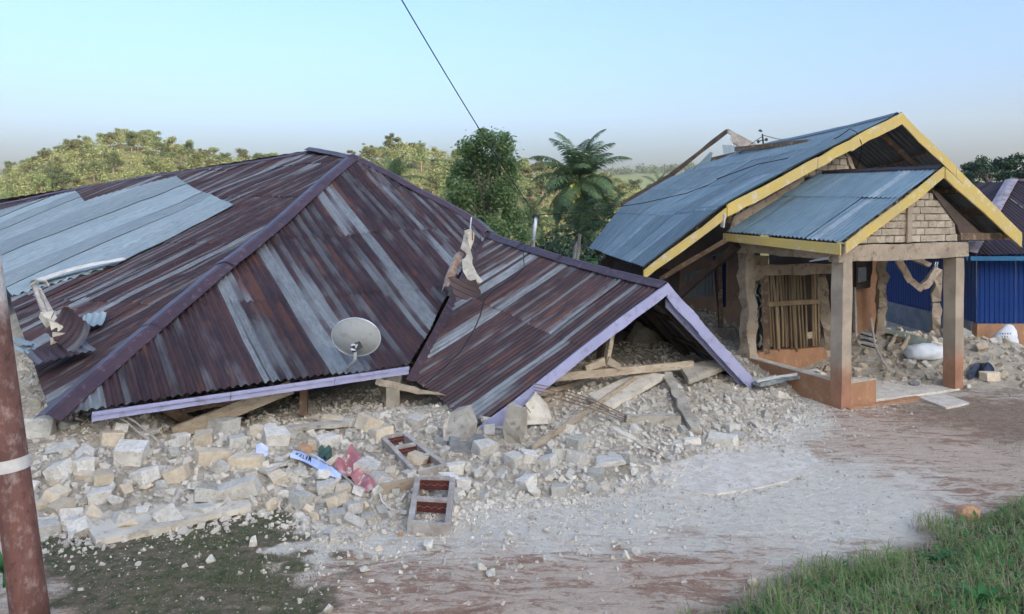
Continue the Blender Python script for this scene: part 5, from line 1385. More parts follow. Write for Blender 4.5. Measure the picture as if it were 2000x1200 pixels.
mb = MB(); mb.prism([at(*p) for p in [(1030, 830, 9.85), (1072, 828, 10.0), (1062, 800, 10.1), (1040, 776, 10.1), (1026, 790, 9.95)]], (.05, .22, .02)); single(mb, 'wall_fragment', M['concrete_pale'], 'ragged upright wall fragment beside the broken column stub', 'wall fragment')
mb = MB(); mb.prism([at(*p) for p in [(866, 862, 9.25), (912, 862, 9.15), (918, 835, 9.25), (905, 800, 9.5), (880, 806, 9.55), (866, 830, 9.4)]], (.08, .25, .0)); single(mb, 'wall_fragment', M['concrete_old'], 'blocky grey wall fragment in the dark under the wing\'s low corner', 'wall fragment')
me = hull_mesh('bwall', brick_pts(1, .3, .5, .25, .06), M['concrete_old']); o = link_mesh('wall_fragment', me); o.location = at(1270, 660, 14.2); o.scale = (.75,) * 3; o.rotation_euler = (.4, .3, .5); tag(o, 'brown plastered wall fragment lying deep inside the lavender gable', 'wall fragment')
# twigs and splintered laths on the left heap
for k, (a, b) in enumerate((((200, 820), (300, 880)), ((210, 815), (330, 890)), ((205, 830), (285, 868)))):
    mb = MB(); p0 = on_surf(*a) + (0, 0, .14); p1 = on_surf(*b) + (0, 0, .06); mb.tube([p0, (p0 + p1) / 2 + (0, 0, .05), p1], .009, 5); single(mb, 'lath', M['wood_grey'], ['thin grey lath across the rubble left of the timber, upper end highest', 'longest of the thin grey laths left of the leaning timber', 'shortest of the thin grey laths left of the leaning timber'][k], 'lath', 'thin laths on the left heap')
# wooden ventilation frame with wire mesh: two cells
def cell_frame(root, c, cells, bar, depth, red=True):
    """c: four top corners near-left, near-right, far-right, far-left"""
    nl, nr, fr, fl_ = [np.asarray(p, float) for p in c]; nrm = unit(np.cross(nr - nl, fl_ - nl)); nrm = nrm if nrm[2] > 0 else -nrm
    L = lambda s: nl + (fl_ - nl) * s; Rr = lambda s: nr + (fr - nr) * s
    for a, b in ((nl, fl_), (nr, fr)):
        mb = MB(); mb.beam(a - nrm * depth / 2, b - nrm * depth / 2, bar, depth, up=nrm); mb.build('frame_side', M['wood_grey'], root)
    for i in range(cells + 1):
        s = i / cells
        mb = MB(); sx = unit(Rr(s) - L(s)) * bar * .5; mb.beam(L(s) - nrm * (depth / 2 - .002) + sx, Rr(s) - nrm * (depth / 2 - .002) - sx, bar * (1.0 if 0 < i < cells else .8), depth, up=nrm); mb.build('crosspiece', M['wood_grey'], root)
        if red and i:
            mb = MB(); o_ = (nl - fl_) / np.linalg.norm(nl - fl_) * bar * .56; mb.beam(L(s) + o_ - nrm * (depth / 2 + .015) + sx, Rr(s) + o_ - nrm * (depth / 2 + .015) - sx, .006, depth * .8, up=nrm); mb.build('inner_face', M['wood_red'], root)
    for i in range(cells):
        mb = MB(); n = 3
        for q in range(n):
            s0 = (i + .12 + .26 * q) / cells; pts = []
            for k in range(9):
                x = .08 + .84 * k / 8; s = s0 + (.09 / cells if k % 2 else 0); pts.append(L(s) * (1 - x) + Rr(s) * x - nrm * .02)
            mb.tube(pts, .0025, 4)
        mb.build('wire_mesh', M['rebar'], root)
def surf_up(px, py, h): return on_surf(px, py) + np.array((0, 0, h))
vf = thing('window_frame', 'grey two-cell wooden vent frame with wire mesh lying on the dust', 'window frame', on_surf(840, 1040))
cell_frame(vf, [at(802, 1018, 7.12), at(874, 1024, 7.10), at(884, 932, 8.05), at(816, 930, 8.05)], 2, .055, .13)
vf2 = thing('window_frame', 'long dusty vent frame with maroon inner faces sloping up the rubble', 'window frame', on_surf(800, 900))
cell_frame(vf2, [surf_up(812, 938, .10), surf_up(870, 925, .10), surf_up(790, 868, .14), surf_up(748, 876, .14)], 3, .05, .10)
mb = MB(); mb.beam(surf_up(735, 972, .07), surf_up(812, 955, .07), .05, .11, nseg=3, rough=.003); single(mb, 'timber_beam', M['wood_pale'], 'short squared timber joining the red tin and the vent frame', 'timber')
# red tin, banner, cloth, wire
rows = []
for k in np.linspace(0, 1, 14):
    a = surf_up(650 + 62 * k, 925 + 48 * k, .05); b = surf_up(690 + 52 * k, 880 + 88 * k, .07)
    rows.append([a + (b - a) * q + np.array((0, 0, .05 * math.sin(q * 9 + k * 3) * (1 - k * .5) + .03 * math.sin(k * 14 + q * 4))) for q in np.linspace(0, 1, 12)])
mb = MB(); mb.grid(np.array(rows)); single(mb, 'tin_sheet', M['red_tin'], 'crumpled faded red tin sheet half buried in the rubble', 'tin sheet', smooth=True, fixn=False)
bn = thing('banner', 'pale blue printed plastic banner lying crumpled on the rubble', 'banner', on_surf(610, 925))
rows = []
for k in np.linspace(0, 1, 14):
    a = surf_up(566 + 100 * k, 904 + 42 * k, .06); b = surf_up(573 + 95 * k, 893 + 50 * k - 6 * math.sin(k * 3.1), .10)
    rows.append([a + (b - a) * q + np.array((0, 0, .02 * math.sin(q * 5 + k * 6))) for q in np.linspace(0, 1, 8)])
BG = np.array(rows); mb = MB(); mb.grid(BG); mb.build('sheet', M['banner'], bn, True, fixn=False)
mb = MB(); mb.tube([surf_up(572, 892, .12), surf_up(615, 912, .11), surf_up(665, 940, .09), surf_up(708, 972, .05)], .012, 5); mb.build('edge_rod', M['wood_grey'], bn)
STROKES = {'W': [(0, 1, .2, 0), (.2, 0, .45, .7), (.45, .7, .7, 0), (.7, 0, .9, 1)], 'A': [(0, 0, .4, 1), (.4, 1, .8, 0), (.15, .35, .65, .35)], 'T': [(0, 1, .8, 1), (.4, 1, .4, 0)], 'E': [(0, 0, 0, 1), (0, 1, .6, 1), (0, .5, .5, .5), (0, 0, .6, 0)], 'R': [(0, 0, 0, 1), (0, 1, .6, 1), (.6, 1, .6, .5), (.6, .5, 0, .5), (.2, .5, .65, 0)]}
def bpt(s, q):
    i = min(12.999, s * 13); j = min(6.999, q * 7); a, b = int(i), int(j); fa, fb = i - a, j - b
    return BG[a, b] * (1 - fa) * (1 - fb) + BG[a + 1, b] * fa * (1 - fb) + BG[a, b + 1] * (1 - fa) * fb + BG[a + 1, b + 1] * fa * fb
x0 = .38
mb = MB()
for ch in 'WATER':
    for (a, b, c, d) in STROKES[ch]:
        p0 = bpt(x0 - a * .05, .82 - b * .36); p1 = bpt(x0 - c * .05, .82 - d * .36); mb.beam(p0 + (0, 0, .006), p1 + (0, 0, .006), .008, .003)
    x0 -= .066
mb.build('lettering', M['print'], bn)
mb = MB(); mb.grid(np.array([[surf_up(500 + 24 * k, 885 + 22 * q, .09 + .03 * math.sin(k * 4 + q * 3)) for k in np.linspace(0, 1, 5)] for q in np.linspace(0, 1, 5)])); single(mb, 'paper_sheet', M['paper'], 'scrap of pale lilac paper caught between cream bricks', 'paper', smooth=True, fixn=False)
rows = [[surf_up(622 + 26 * k, 885 + 22 * q, .05 + .05 * math.sin(k * 6 + q * 5) ** 2) for k in np.linspace(0, 1, 9)] for q in np.linspace(0, 1, 9)]
M['green_cloth'] = mat_flat('green_cloth', (.05, .10, .08), .9); mb = MB(); mb.grid(np.array(rows)); single(mb, 'cloth_rag', M['green_cloth'], 'small dark green rag between the banner and the red tin', 'rag', smooth=True, fixn=False)
mb = MB(); mb.tube([surf_up(738, 968, .1), surf_up(745, 985, .04), surf_up(758, 998, .03), surf_up(780, 1004, .02), surf_up(784, 998, .03)], .010, 6); single(mb, 'white_cord', M['off_white'], 'white cord hanging off the red tin onto the dust', 'cord', smooth=True)
mb = MB(); mb.beam(surf_up(480, 850, .03), surf_up(700, 828, .03), .14, .05, nseg=8, rough=.012); single(mb, 'concrete_kerb', M['concrete_old'], 'long low concrete strip half buried below the dark eave gap', 'concrete')
# metal gutter piece and folded sheet at the foot of the gable
gt = thing('metal_gutter', 'flattened greenish metal gutter piece resting on the low porch wall', 'gutter', at(1540, 745, 12.8))
M['gutter'] = mat_rough('gutter', (.16, .20, .19), (.36, .40, .39), 8, .5, .2, 20, metal=.3)
a, b = at(1478, 750, 12.2), at(1596, 728, 12.75)
mb = MB(); mb.beam(a, b, .16, .05, nseg=5, rough=.006); mb.build('channel', M['gutter'], gt)
mb = MB(); mb.beam(a + (0, 0, .045), b + (0, 0, .045), .04, .03, nseg=5, rough=.004); mb.build('lip', M['off_white'], gt)
mb = MB(); mb.beam(at(1390, 762, 12.6), at(1475, 750, 12.4), .10, .07, nseg=4, rough=.006); single(mb, 'timber_beam', M['wood_brown'], 'dark timber lying behind the foot of the lavender gable board', 'timber')

# ------------------------------------------------------------------ things in and beside the porch
def sack(name, c, rx_, ry_, rz_, mat, label, yaw=0, neck=None, cat='sack'):
    rows = []
    for th in np.linspace(0, math.pi, 17):
        row = []
        for ph in np.linspace(0, 2 * math.pi, 29):
            x = math.cos(th); r_ = math.sin(th) ** .55
            wr = 1 + .05 * math.sin(ph * 5 + 4 * x) + .03 * math.sin(x * 14 + ph)
            y = r_ * math.cos(ph) * wr; z = max(r_ * math.sin(ph) * wr, -.62)
            row.append(np.asarray(c) + np.array((x * rx_ * math.cos(yaw) - y * ry_ * math.sin(yaw), x * rx_ * math.sin(yaw) + y * ry_ * math.cos(yaw), z * rz_)))
        rows.append(row)
    mb = MB(); mb.grid(np.array(rows)); return single(mb, name, mat, label, cat, smooth=True, fixn=False)
sack('filled_sack', on_surf(1806, 702, 12.7) + np.array((0, 0, .12)), .37, .23, .17, M['white_sack'], 'fat white sack lying on the rubble inside the porch', .25)
rows = [[on_surf(1728 + 92 * k, 652 + 20 * k + 26 * q * (.4 + .6 * k), 12.7) + np.array((0, 0, .10 + .03 * math.sin(k * 11) * q + .02 * math.sin(q * 7 + k * 5))) for k in np.linspace(0, 1, 14)] for q in np.linspace(0, 1, 8)]
mb = MB(); mb.grid(np.array(rows)); single(mb, 'tarpaulin', M['tarp'], 'grey-green tarpaulin draped over the rubble behind the white sack', 'tarpaulin', smooth=True, fixn=False)
mb = MB(); mb.tube([at(1701, 622, 14.6), at(1709, 676, 14.2), at(1722, 702, 13.9), at(1737, 727, 13.6)], .02, 7); single(mb, 'bent_rod', M['wood_grey'], 'bent pale rod leaning on the rubble inside the porch', 'rod')
rows = [[on_surf(1892 + 50 * k, 736 - 20 * math.sin(k * 3.1) * (1 - q) - 4 * k + 10 * q, 12.7) + np.array((0, 0, .08 + .04 * math.sin(k * 9 + q * 4))) for k in np.linspace(0, 1, 12)] for q in np.linspace(0, 1, 7)]
mb = MB(); mb.grid(np.array(rows)); single(mb, 'plastic_bag', M['black_bag'], 'black plastic bag caught on rubble right of the porch post', 'plastic bag', smooth=True, fixn=False)
ws = thing('standing_sack', 'grey-white woven sack tied at the top, leaning on the brown plinth', 'sack', at(1960, 690, 16.6))
prof = [(692, 18), (689, 22), (682, 25), (674, 25), (664, 23), (654, 20), (645, 15), (640, 11), (636, 8), (634, 3)]
rows = [[at(1962 - 4 + (690 - y) * .22, y, 16.75) + np.array((w * 16.7 / F_PX * math.cos(ph) * (1 + .10 * math.sin(ph * 3 + y * .2) + .05 * math.sin(ph * 7 + y)), .7 * w * 16.7 / F_PX * math.sin(ph), 0)) for ph in np.linspace(0, 6.2832, 21)] for y, w in prof]
mb = MB(); mb.grid(np.array(rows)); mb.build('bag', M['white_sack'], ws, True, fixn=False)
mb = MB()
for i, y in enumerate((652, 658)):
    for k in range(5 if i == 0 else 3):
        a = at(1952 + k * 5 + i * 4, y, 16.32); mb.beam(a, a + (0.03, 0, .0), .004, .045 if (k % 2) else .03)
mb.build('faded_print', M['concrete_grey'], ws)
mb = MB(); mb.grid(np.array([[at(1958 + 32 * k, 690 + 4 * q, 16.3 - .1 * q) + (0, 0, .02 * math.sin(k * 8)) for k in np.linspace(0, 1, 6)] for q in (0, 1)])); M['teal'] = mat_flat('teal', (.12, .34, .32), .7); single(mb, 'teal_rag', M['teal'], 'teal cloth scrap at the foot of the standing sack', 'rag', fixn=False)
crate = thing('wooden_crate', 'broken brown wooden crate lying on the mound behind the white sack', 'crate', at(1745, 690, 15.3))
for a, b, w in (((1735, 690), (1752, 668), .08), ((1748, 672), (1764, 676), .10), ((1744, 690), (1762, 694), .09), ((1760, 696), (1776, 670), .09), ((1750, 682), (1766, 684), .02)):
    mb = MB(); mb.beam(on_surf(*a, 12.7) + (0, 0, .10), on_surf(*b, 12.7) + (0, 0, .13), .03, w); mb.build('crate_board', M['wood_brown'] if w == .10 else M['wood_pale'], crate)
me = hull_mesh('blockround', rock_pts(50, (1, .9, .5)), M['concrete_grey']); o = link_mesh('round_stone', me); o.location = on_surf(1786, 757, 11.8) + np.array((0, 0, .07)); o.scale = (.20,) * 3; tag(o, 'flat dark round stone on the pale porch floor', 'stone')
mb = MB(); mb.prism([at(*p) for p in [(1818, 763, 13.0), (1850, 770, 12.85), (1862, 774, 12.8), (1856, 776, 12.75), (1822, 767, 12.9)]], (0, 0, .02)); single(mb, 'board', M['wood_grey'], 'thin grey board lying at the foot of the porch post by the doorstep', 'board')
put_block(on_surf(1934, 742, 12.7) + np.array((0, 0, .06)), .32, 'brick', 'cream', (0, .04, .35), 'large clean cream brick below the black plastic bag', 'loose masonry in and beside the porch')
grl = thing('metal_grate', 'small fallen striped metal grate inside the porch by the door frame', 'grate', at(1694, 670, 15.2))
for k in range(6):
    mb = MB(); mb.beam(on_surf(1682, 658 + 5 * k, 12.7) + (0, 0, .10), on_surf(1712, 666 + 5 * k, 12.7) + (0, 0, .10), .02, .025); mb.build('grate_bar', M['pole_white'] if k % 2 == 0 else M['dish_dark'], grl)

# ------------------------------------------------------------------ leaning utility pole
def mat_pole():
    t = NT('pole_paint'); co = t.coord()
    st = t.scaled(co, (3, 3, .7)); n1 = t.noise(st, 2.2, 6, .68); n2 = t.noise(t.scaled(co, (1, 1, .6)), 14, 6, .7)
    c = t.mix(t.ramp(n1, .40, .60), (.185, .085, .064), (.135, .066, .052))
    c = t.mix(t.ramp(n2, .48, .72, 0, .8), c, (.36, .26, .22))
    c = t.mix(t.ramp(n2, .42, .34, 0, .7), c, (.07, .035, .03))
    geo = t.node('ShaderNodeNewGeometry'); sp_2 = t.node('ShaderNodeSeparateXYZ'); t.l.new(geo.outputs['Position'], sp_2.inputs[0])
    zz = t.math('ADD', sp_2.outputs[2], t.math('MULTIPLY', t.math('SUBTRACT', n1, .5), .8))
    c = t.mix(t.ramp(zz, 2.25, 2.45), c, t.mix(t.ramp(n2, .45, .6), (.52, .50, .47), (.38, .30, .27)))
    t.bump(n2, .3); return t.fin(c, .7, .1, .3)
pole = thing('utility_pole', 'leaning utility pole in peeling rust-red paint with a white band', 'utility pole', at(64, 1236, 5.5))
pb, pt_ = at(64, 1242, 5.5), at(-62, 240, 5.5)
def pl_at(py): return pb + (pt_ - pb) * ((1242 - py) / (1242 - 240))
mb = MB(); mb.tube([pl_at(y) for y in np.linspace(1242, 240, 12)], list(np.linspace(.125, .088, 12)), 24); mb.build('shaft', mat_pole(), pole, True)
mb = MB(); mb.tube([pl_at(917), pl_at(893)], .1175, 24, cap=False); mb.build('white_band', M['off_white'], pole, True, fixn=False)
# ------------------------------------------------------------------ vegetation
def leaf_cloud(centres, n, size, seed, flat=.5, asp=.55):
    """n leaf quads spread through ellipsoid clumps (centre, radius3)"""
    r2 = np.random.default_rng(seed); C_ = np.array([c for c, _ in centres]); R_ = np.array([r for _, r in centres])
    w = R_.prod(1) ** .67; k = r2.choice(len(C_), n, p=w / w.sum())
    d = r2.normal(0, 1, (n, 3)); d /= np.linalg.norm(d, axis=1, keepdims=True)
    p = C_[k] + d * R_[k] * (r2.random((n, 1)) ** .42) * (1 + .24 * r2.normal(0, 1, (n, 1)))
    nr = d * flat + r2.normal(0, .6, (n, 3)) + np.array((0, 0, .35)); nr /= np.linalg.norm(nr, axis=1, keepdims=True)
    a = np.cross(nr, r2.normal(0, 1, (n, 3))); a /= np.linalg.norm(a, axis=1, keepdims=True); b = np.cross(nr, a)
    s = size * r2.uniform(.6, 1.35, (n, 1)); q = s * asp
    V_ = np.stack((p - a * s, p + b * q, p + a * s, p - b * q), 1).reshape(-1, 3)
    return V_, [(4 * i, 4 * i + 1, 4 * i + 2, 4 * i + 3) for i in range(n)]
def limbs(mb, base, tops, r0, seed=1):
    r2 = np.random.default_rng(seed); base = np.asarray(base, float)
    for t_ in tops:
        t_ = np.asarray(t_, float); m = base + (t_ - base) * .5 + r2.normal(0, .08, 3) * np.linalg.norm(t_ - base) * .6
        mb.tube([base, m, t_], [r0, r0 * .6, r0 * .2], 6)
def tree(name, label, base, clumps, nleaf, lsize, lmat, tr, fork, cat='tree', group=None, seed=1, asp=.55):
    root = thing(name, label, cat, base, group); mb = MB(); base = np.asarray(base, float); fork = np.asarray(fork, float)
    mb.tube([base - (0, 0, .3), (base + fork) / 2 + (.1, 0, 0), fork], [tr, tr * .8, tr * .65], 8); limbs(mb, fork, [c for c, _ in clumps], tr * .55, seed)
    mb.build('trunk', M['bark'], root, True)
    V_, Fc = leaf_cloud(clumps, nleaf, lsize, seed, asp=asp); m2 = MB(); m2.v = [tuple(v) for v in V_]; m2.f = Fc; m2.m = [0] * len(Fc); m2.uv = [(0.0, 0.0)] * len(V_)
    m2.build('crown', lmat, root, False, fixn=False); return root
# the broadleaf tree in the middle
D_ = 30.0
r2 = np.random.default_rng(5); cl = []
for px, py, w, h in [(950, 275, 40, 26), (985, 285, 28, 30), (915, 290, 28, 26), (960, 318, 55, 34), (905, 335, 40, 36), (1000, 330, 24, 34), (985, 372, 38, 40), (900, 385, 38, 40), (945, 390, 50, 50), (890, 430, 30, 30), (1000, 425, 32, 40), (950, 450, 60, 40), (1020, 460, 22, 24), (985, 265, 16, 12), (942, 258, 14, 12), (880, 365, 16, 24), (925, 300, 20, 30)]:
    c = at(px, py, D_ + r2.normal(0, .7)); cl.append((c, np.array((w, w * .9, h)) * D_ / F_PX * .82))
tree('broadleaf_tree', 'dense green broadleaf tree behind the rusty roof, left of the palm', np.array((-1.0, D_, -1.5)), cl, 14500, .07, M['leaf_tree'], .10, at(950, 440, D_), seed=6)
# coconut palm
def palm(name, label, base, head, nf, flen, seed, tr=.11, trunk=True, nuts=False, droop=1.0, lm='leaf_palm', low=-.5, group=None, leaflets=46):
    root = thing(name, label, 'palm', base, group); r2 = np.random.default_rng(seed); base = np.asarray(base, float); head = np.asarray(head, float)
    if trunk:
        mb = MB(); n = 16; pts = [base + (head - base) * k + np.array((.12 * math.sin(k * 2.6), 0, 0)) for k in np.linspace(0, 1, n)]; mb.tube(pts, [tr * (1.15 - .35 * i / n) * (1.08 if i % 2 else 1) for i in range(n)], 8); mb.build('trunk', M['palm_bark'], root, True)
    for i in range(nf):
        az = i * 2.39996 + r2.normal(0, .15); el = 1.5 - (1.5 - low) * (i / max(1, nf - 1)) ** .9 + r2.normal(0, .08); L = flen * r2.uniform(.85, 1.08)
        p = head.copy(); pts = [p.copy()]; e = el; ns = 12
        for s in range(ns):
            p = p + np.array((math.cos(az) * math.cos(e), math.sin(az) * math.cos(e), math.sin(e))) * L / ns; pts.append(p.copy()); e -= droop * (.012 + .020 * s) * (.9 if el > .2 else .8)
        P_ = np.array(pts); mb = MB(); mb.tube(pts, list(np.linspace(.028, .006, ns + 1)), 4); side0 = np.array((-math.sin(az), math.cos(az), 0))
        for k in range(leaflets):
            s = .14 + .86 * (k + .5) / leaflets; j = s * ns; a = int(min(j, ns - 1)); q = P_[a] + (P_[min(a + 1, ns)] - P_[a]) * (j - a); tg = unit(P_[min(a + 1, ns)] - P_[a]); nn = unit(np.cross(tg, side0)); nn = nn if nn[2] > 0 else -nn
            ll = flen * .27 * math.sin(math.pi * min(1, .18 + s * .80)) ** .7 * r2.uniform(.85, 1.1)
            for sd_ in (-1, 1):
                d = unit(side0 * sd_ * .9 + tg * .55 + nn * (.10 - .1 * s) + np.array((0, 0, -.30)) + r2.normal(0, .09, 3)); w_ = .016 * flen / 2.6 * 1.2; mid = q + d * ll * .55; tip = q + d * ll + np.array((0, 0, -.22 * ll)); wv = unit(np.cross(d, nn)) * w_
                mb.add([q - wv * .5, q + wv * .5, mid + wv, mid - wv, tip], [(0, 1, 2, 3), (3, 2, 4)])
        mb.build('frond', M[lm], root, False, fixn=False)
    if nuts:
        for k in range(16):
            c = head + np.array((-.45 + r2.normal(0, .16), -1.25 + r2.normal(0, .1), -.85 + r2.normal(0, .24))); rows = [[c + np.array((.11 * math.sin(th) * math.cos(ph), .11 * math.sin(th) * math.sin(ph), .18 * math.cos(th))) for ph in np.linspace(0, 6.2832, 9)] for th in np.linspace(0, 3.1416, 7)]
            mb = MB(); mb.grid(np.array(rows)); mb.build('coconut', M['coconut'], root, True, fixn=False)
        for k in range(26):
            a = head + np.array((-.1, -.3, -.25)); b = head + np.array((-.45 + r2.normal(0, .25), -1.25 + r2.normal(0, .15), -.55 + r2.normal(0, .28))); mb = MB(); mb.tube([a, (a + b) / 2 + (0, 0, .1), b], .02, 4); mb.build('flower_stalk', M['coconut'], root)
    return root
hd_ = at(1132, 352, 42)
palm('coconut_palm', 'coconut palm with yellow fruit bunch right of the broadleaf tree', np.array((at(1105, 480, 42)[0], 42, -3.0)), hd_, 40, 3.1, 4, .09, nuts=True, low=-.95, leaflets=72)
palm('palm', 'young palm with only its frond tips showing over the rusty roof ridge', np.array((-5.4, 36, -4.5)), at(768, 352, 36), 11, 1.6, 8, .1, low=.1, droop=.7)
palm('palm', 'small palm showing its fronds between the broadleaf tree and the coconut palm', np.array((1.1, 37, -4)), at(1036, 440, 37), 12, 1.7, 9, .1, low=-.3)
palm('palm', 'distant palm tip peeking over the blue roof\'s left slope', np.array((9.2, 52, -4)), at(1288, 366, 52), 9, 1.4, 10, .1, low=.2)
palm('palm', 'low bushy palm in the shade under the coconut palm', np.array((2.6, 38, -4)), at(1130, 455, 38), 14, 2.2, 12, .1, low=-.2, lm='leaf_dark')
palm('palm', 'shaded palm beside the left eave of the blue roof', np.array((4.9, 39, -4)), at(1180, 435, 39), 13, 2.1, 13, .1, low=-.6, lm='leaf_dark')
# banana plants at the blue roof's corner
def broad_leaf(mb, p, az, el, L, w, droop, n=8):
    rows = []; q = np.asarray(p, float).copy(); e = el; sd_ = np.array((-math.sin(az), math.cos(az), 0))
    for i in range(n + 1):
        s = i / n; ww = w * math.sin(math.pi * (.06 + .94 * s) ** .8) ** .7 if s < 1 else .004; nn = np.array((0, 0, 1.0))
        rows.append([q - sd_ * ww + nn * ww * .3, q, q + sd_ * ww + nn * ww * .3]); q = q + np.array((math.cos(az) * math.cos(e), math.sin(az) * math.cos(e), math.sin(e))) * L / n; e -= droop / n
    mb.grid(np.array(rows))
def leafy(name, label, base, n, L, w, seed, mat, cat='plant', el=(.5, 1.3), droop=1.4, stem=None, part='leaf'):
    root = thing(name, label, cat, base); r2 = np.random.default_rng(seed); base = np.asarray(base, float)
    top = base + (0, 0, stem or 0)
    if stem:
        mb = MB(); mb.tube([base, top], .07 if stem > .5 else .01, 7); mb.build('stem', M['leaf_weed'], root, True)
    for i in range(n):
        mb = MB(); broad_leaf(mb, top, i * 2.4 + r2.normal(0, .2), r2.uniform(*el), L * r2.uniform(.7, 1.1), w * r2.uniform(.8, 1.1), droop * r2.uniform(.7, 1.3)); mb.build(part, mat, root, True, fixn=False)
    return root
leafy('banana_plant', 'banana plant with pale green leaves beside the blue roof corner', np.array((4.3, 34, -2.4)), 8, 1.9, .22, 3, M['leaf_banana'], stem=2.6)
leafy('banana_plant', 'banana plant half hidden behind the porch wing ridge', np.array((3.4, 33, -2.4)), 7, 1.7, .2, 4, M['leaf_banana'], stem=2.2)
# shaded undergrowth behind the houses: one mass of foliage
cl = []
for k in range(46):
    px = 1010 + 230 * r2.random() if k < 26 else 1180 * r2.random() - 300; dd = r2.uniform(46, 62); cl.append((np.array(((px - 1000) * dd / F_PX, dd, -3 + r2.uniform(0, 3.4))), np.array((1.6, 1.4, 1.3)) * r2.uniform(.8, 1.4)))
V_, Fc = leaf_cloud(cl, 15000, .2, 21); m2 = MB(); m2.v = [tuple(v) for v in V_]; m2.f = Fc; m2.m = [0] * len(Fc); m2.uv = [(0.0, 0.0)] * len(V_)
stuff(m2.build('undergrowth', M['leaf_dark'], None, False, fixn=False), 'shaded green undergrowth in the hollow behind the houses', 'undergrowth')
# trees beyond the blue house, sky showing through their crowns
for i, (px, top, w) in enumerate(((1868, 338, 14), (1893, 310, 30), (1932, 302, 34), (1965, 305, 34), (2000, 298, 36), (2040, 300, 36), (2085, 305, 36))):
    dd = 75 + 6 * (i % 3); cl = []
    for k in range(11): cl.append((at(px + r2.normal(0, w * .55), top + 8 + (38 * r2.random() ** .8), dd + r2.normal(0, 1)), np.array((w * .38, w * .38, 6 + 3 * r2.random())) * dd / F_PX))
    for k in range(4): cl.append((at(px + r2.normal(0, w * .6), top + 58 + 14 * r2.random(), dd + 3), np.array((w * .5, w * .4, 11)) * dd / F_PX))
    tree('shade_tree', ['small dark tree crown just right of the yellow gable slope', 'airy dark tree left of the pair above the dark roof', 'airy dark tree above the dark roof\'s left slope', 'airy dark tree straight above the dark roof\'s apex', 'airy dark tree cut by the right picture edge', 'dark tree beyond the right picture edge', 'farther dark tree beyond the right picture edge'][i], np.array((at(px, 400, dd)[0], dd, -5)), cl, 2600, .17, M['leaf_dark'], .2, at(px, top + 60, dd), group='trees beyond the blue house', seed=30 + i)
# wooded hill: individual trees
protos = []
r3 = np.random.default_rng(77)
M['trunk_hill'] = mat_flat('trunk_hill', (.16, .12, .09), .9)
for k in range(8):
    cl = []; hgt = r3.uniform(5.2, 7.4); wd = r3.uniform(1.7, 2.9)
    for q in range(11):
        a = r3.uniform(0, 6.28); rr_ = wd * r3.random() ** .6 * .8; zq = hgt * r3.uniform(.42, .92); cl.append((np.array((rr_ * math.cos(a), rr_ * math.sin(a), zq)), np.array((1, 1, .7)) * r3.uniform(.6, 1.15)))
    V_, Fc = leaf_cloud(cl, 2600, .15, 80 + k, flat=.9, asp=.7); mb = MB(); mb.tube([(0, 0, -1), (0.1, 0, hgt * .4), (0, .1, hgt * .75)], [.16, .12, .05], 5, mi=1); limbs(mb, (0.1, 0, hgt * .4), [c for c, _ in cl[:5]], .08, k); mb.m = [1] * len(mb.f)
    mb.add(V_, Fc, 0); me = bpy.data.meshes.new('hill_tree'); me.from_pydata(mb.v, [], mb.f); me.materials.append(M['leaf_hill']); me.materials.append(M['trunk_hill']); me.polygons.foreach_set('material_index', mb.m); protos.append(me)
n_in = 0; spots = []; tries = 0
def vis_floor(px):   # what the roofs leave visible of the hill, in the photograph
    return np.interp(px, [-60, 0, 300, 605, 690, 830, 960, 1040, 1160, 1215, 1300], [400, 398, 345, 292, 308, 375, 455, 440, 470, 405, 400])
while len(spots) < 285 and tries < 60000:
    tries += 1
    y = 120 + 138 * r3.random() ** .55; px = r3.uniform(-40, 1290); x = (px - 1000) * y / F_PX; z = float(hill_z(x, y)); py_top = HORIZON - (z + 5.5 - CAM_Z) * F_PX / y
    if py_top > vis_floor(px) - 3: continue
    if any((x - a) ** 2 + ((y - b) * .8) ** 2 < 3.0 ** 2 for a, b, _ in spots): continue
    spots.append((x, y, z))
for i, (x, y, z) in enumerate(spots):
    px = 1000 + F_PX * x / y; o = link_mesh('hill_tree', protos[i % 8]); o.location = (x, y, z - .3); o.rotation_euler = (0, 0, r3.uniform(0, 6.28)); s = r3.uniform(.62, 1.0); o.scale = (s * r3.uniform(.9, 1.15), s, s * r3.uniform(.85, 1.15))
    tall = 'tall ' if o.scale[2] > .9 else 'low ' if o.scale[2] < .68 else ''
    tone = ['sunlit olive-green', 'sunlit pale green'][i % 2]
    depth_ = 'on the skyline ' if y > 215 else 'halfway up ' if y > 165 else 'low on the slope '
    where = 'near the left picture edge' if px < 180 else 'below the left hill summit' if px < 380 else 'left of the rusty roof ridge' if px < 640 else 'between roof ridge and broadleaf tree' if px < 900 else 'just left of the coconut palm' if px < 1060 else 'behind the coconut palm crown' if px < 1200 else 'right of the coconut palm'
    tag(o, tall + 'sunlit tree ' + depth_ + where, 'tree', 'trees of the wooded hill')
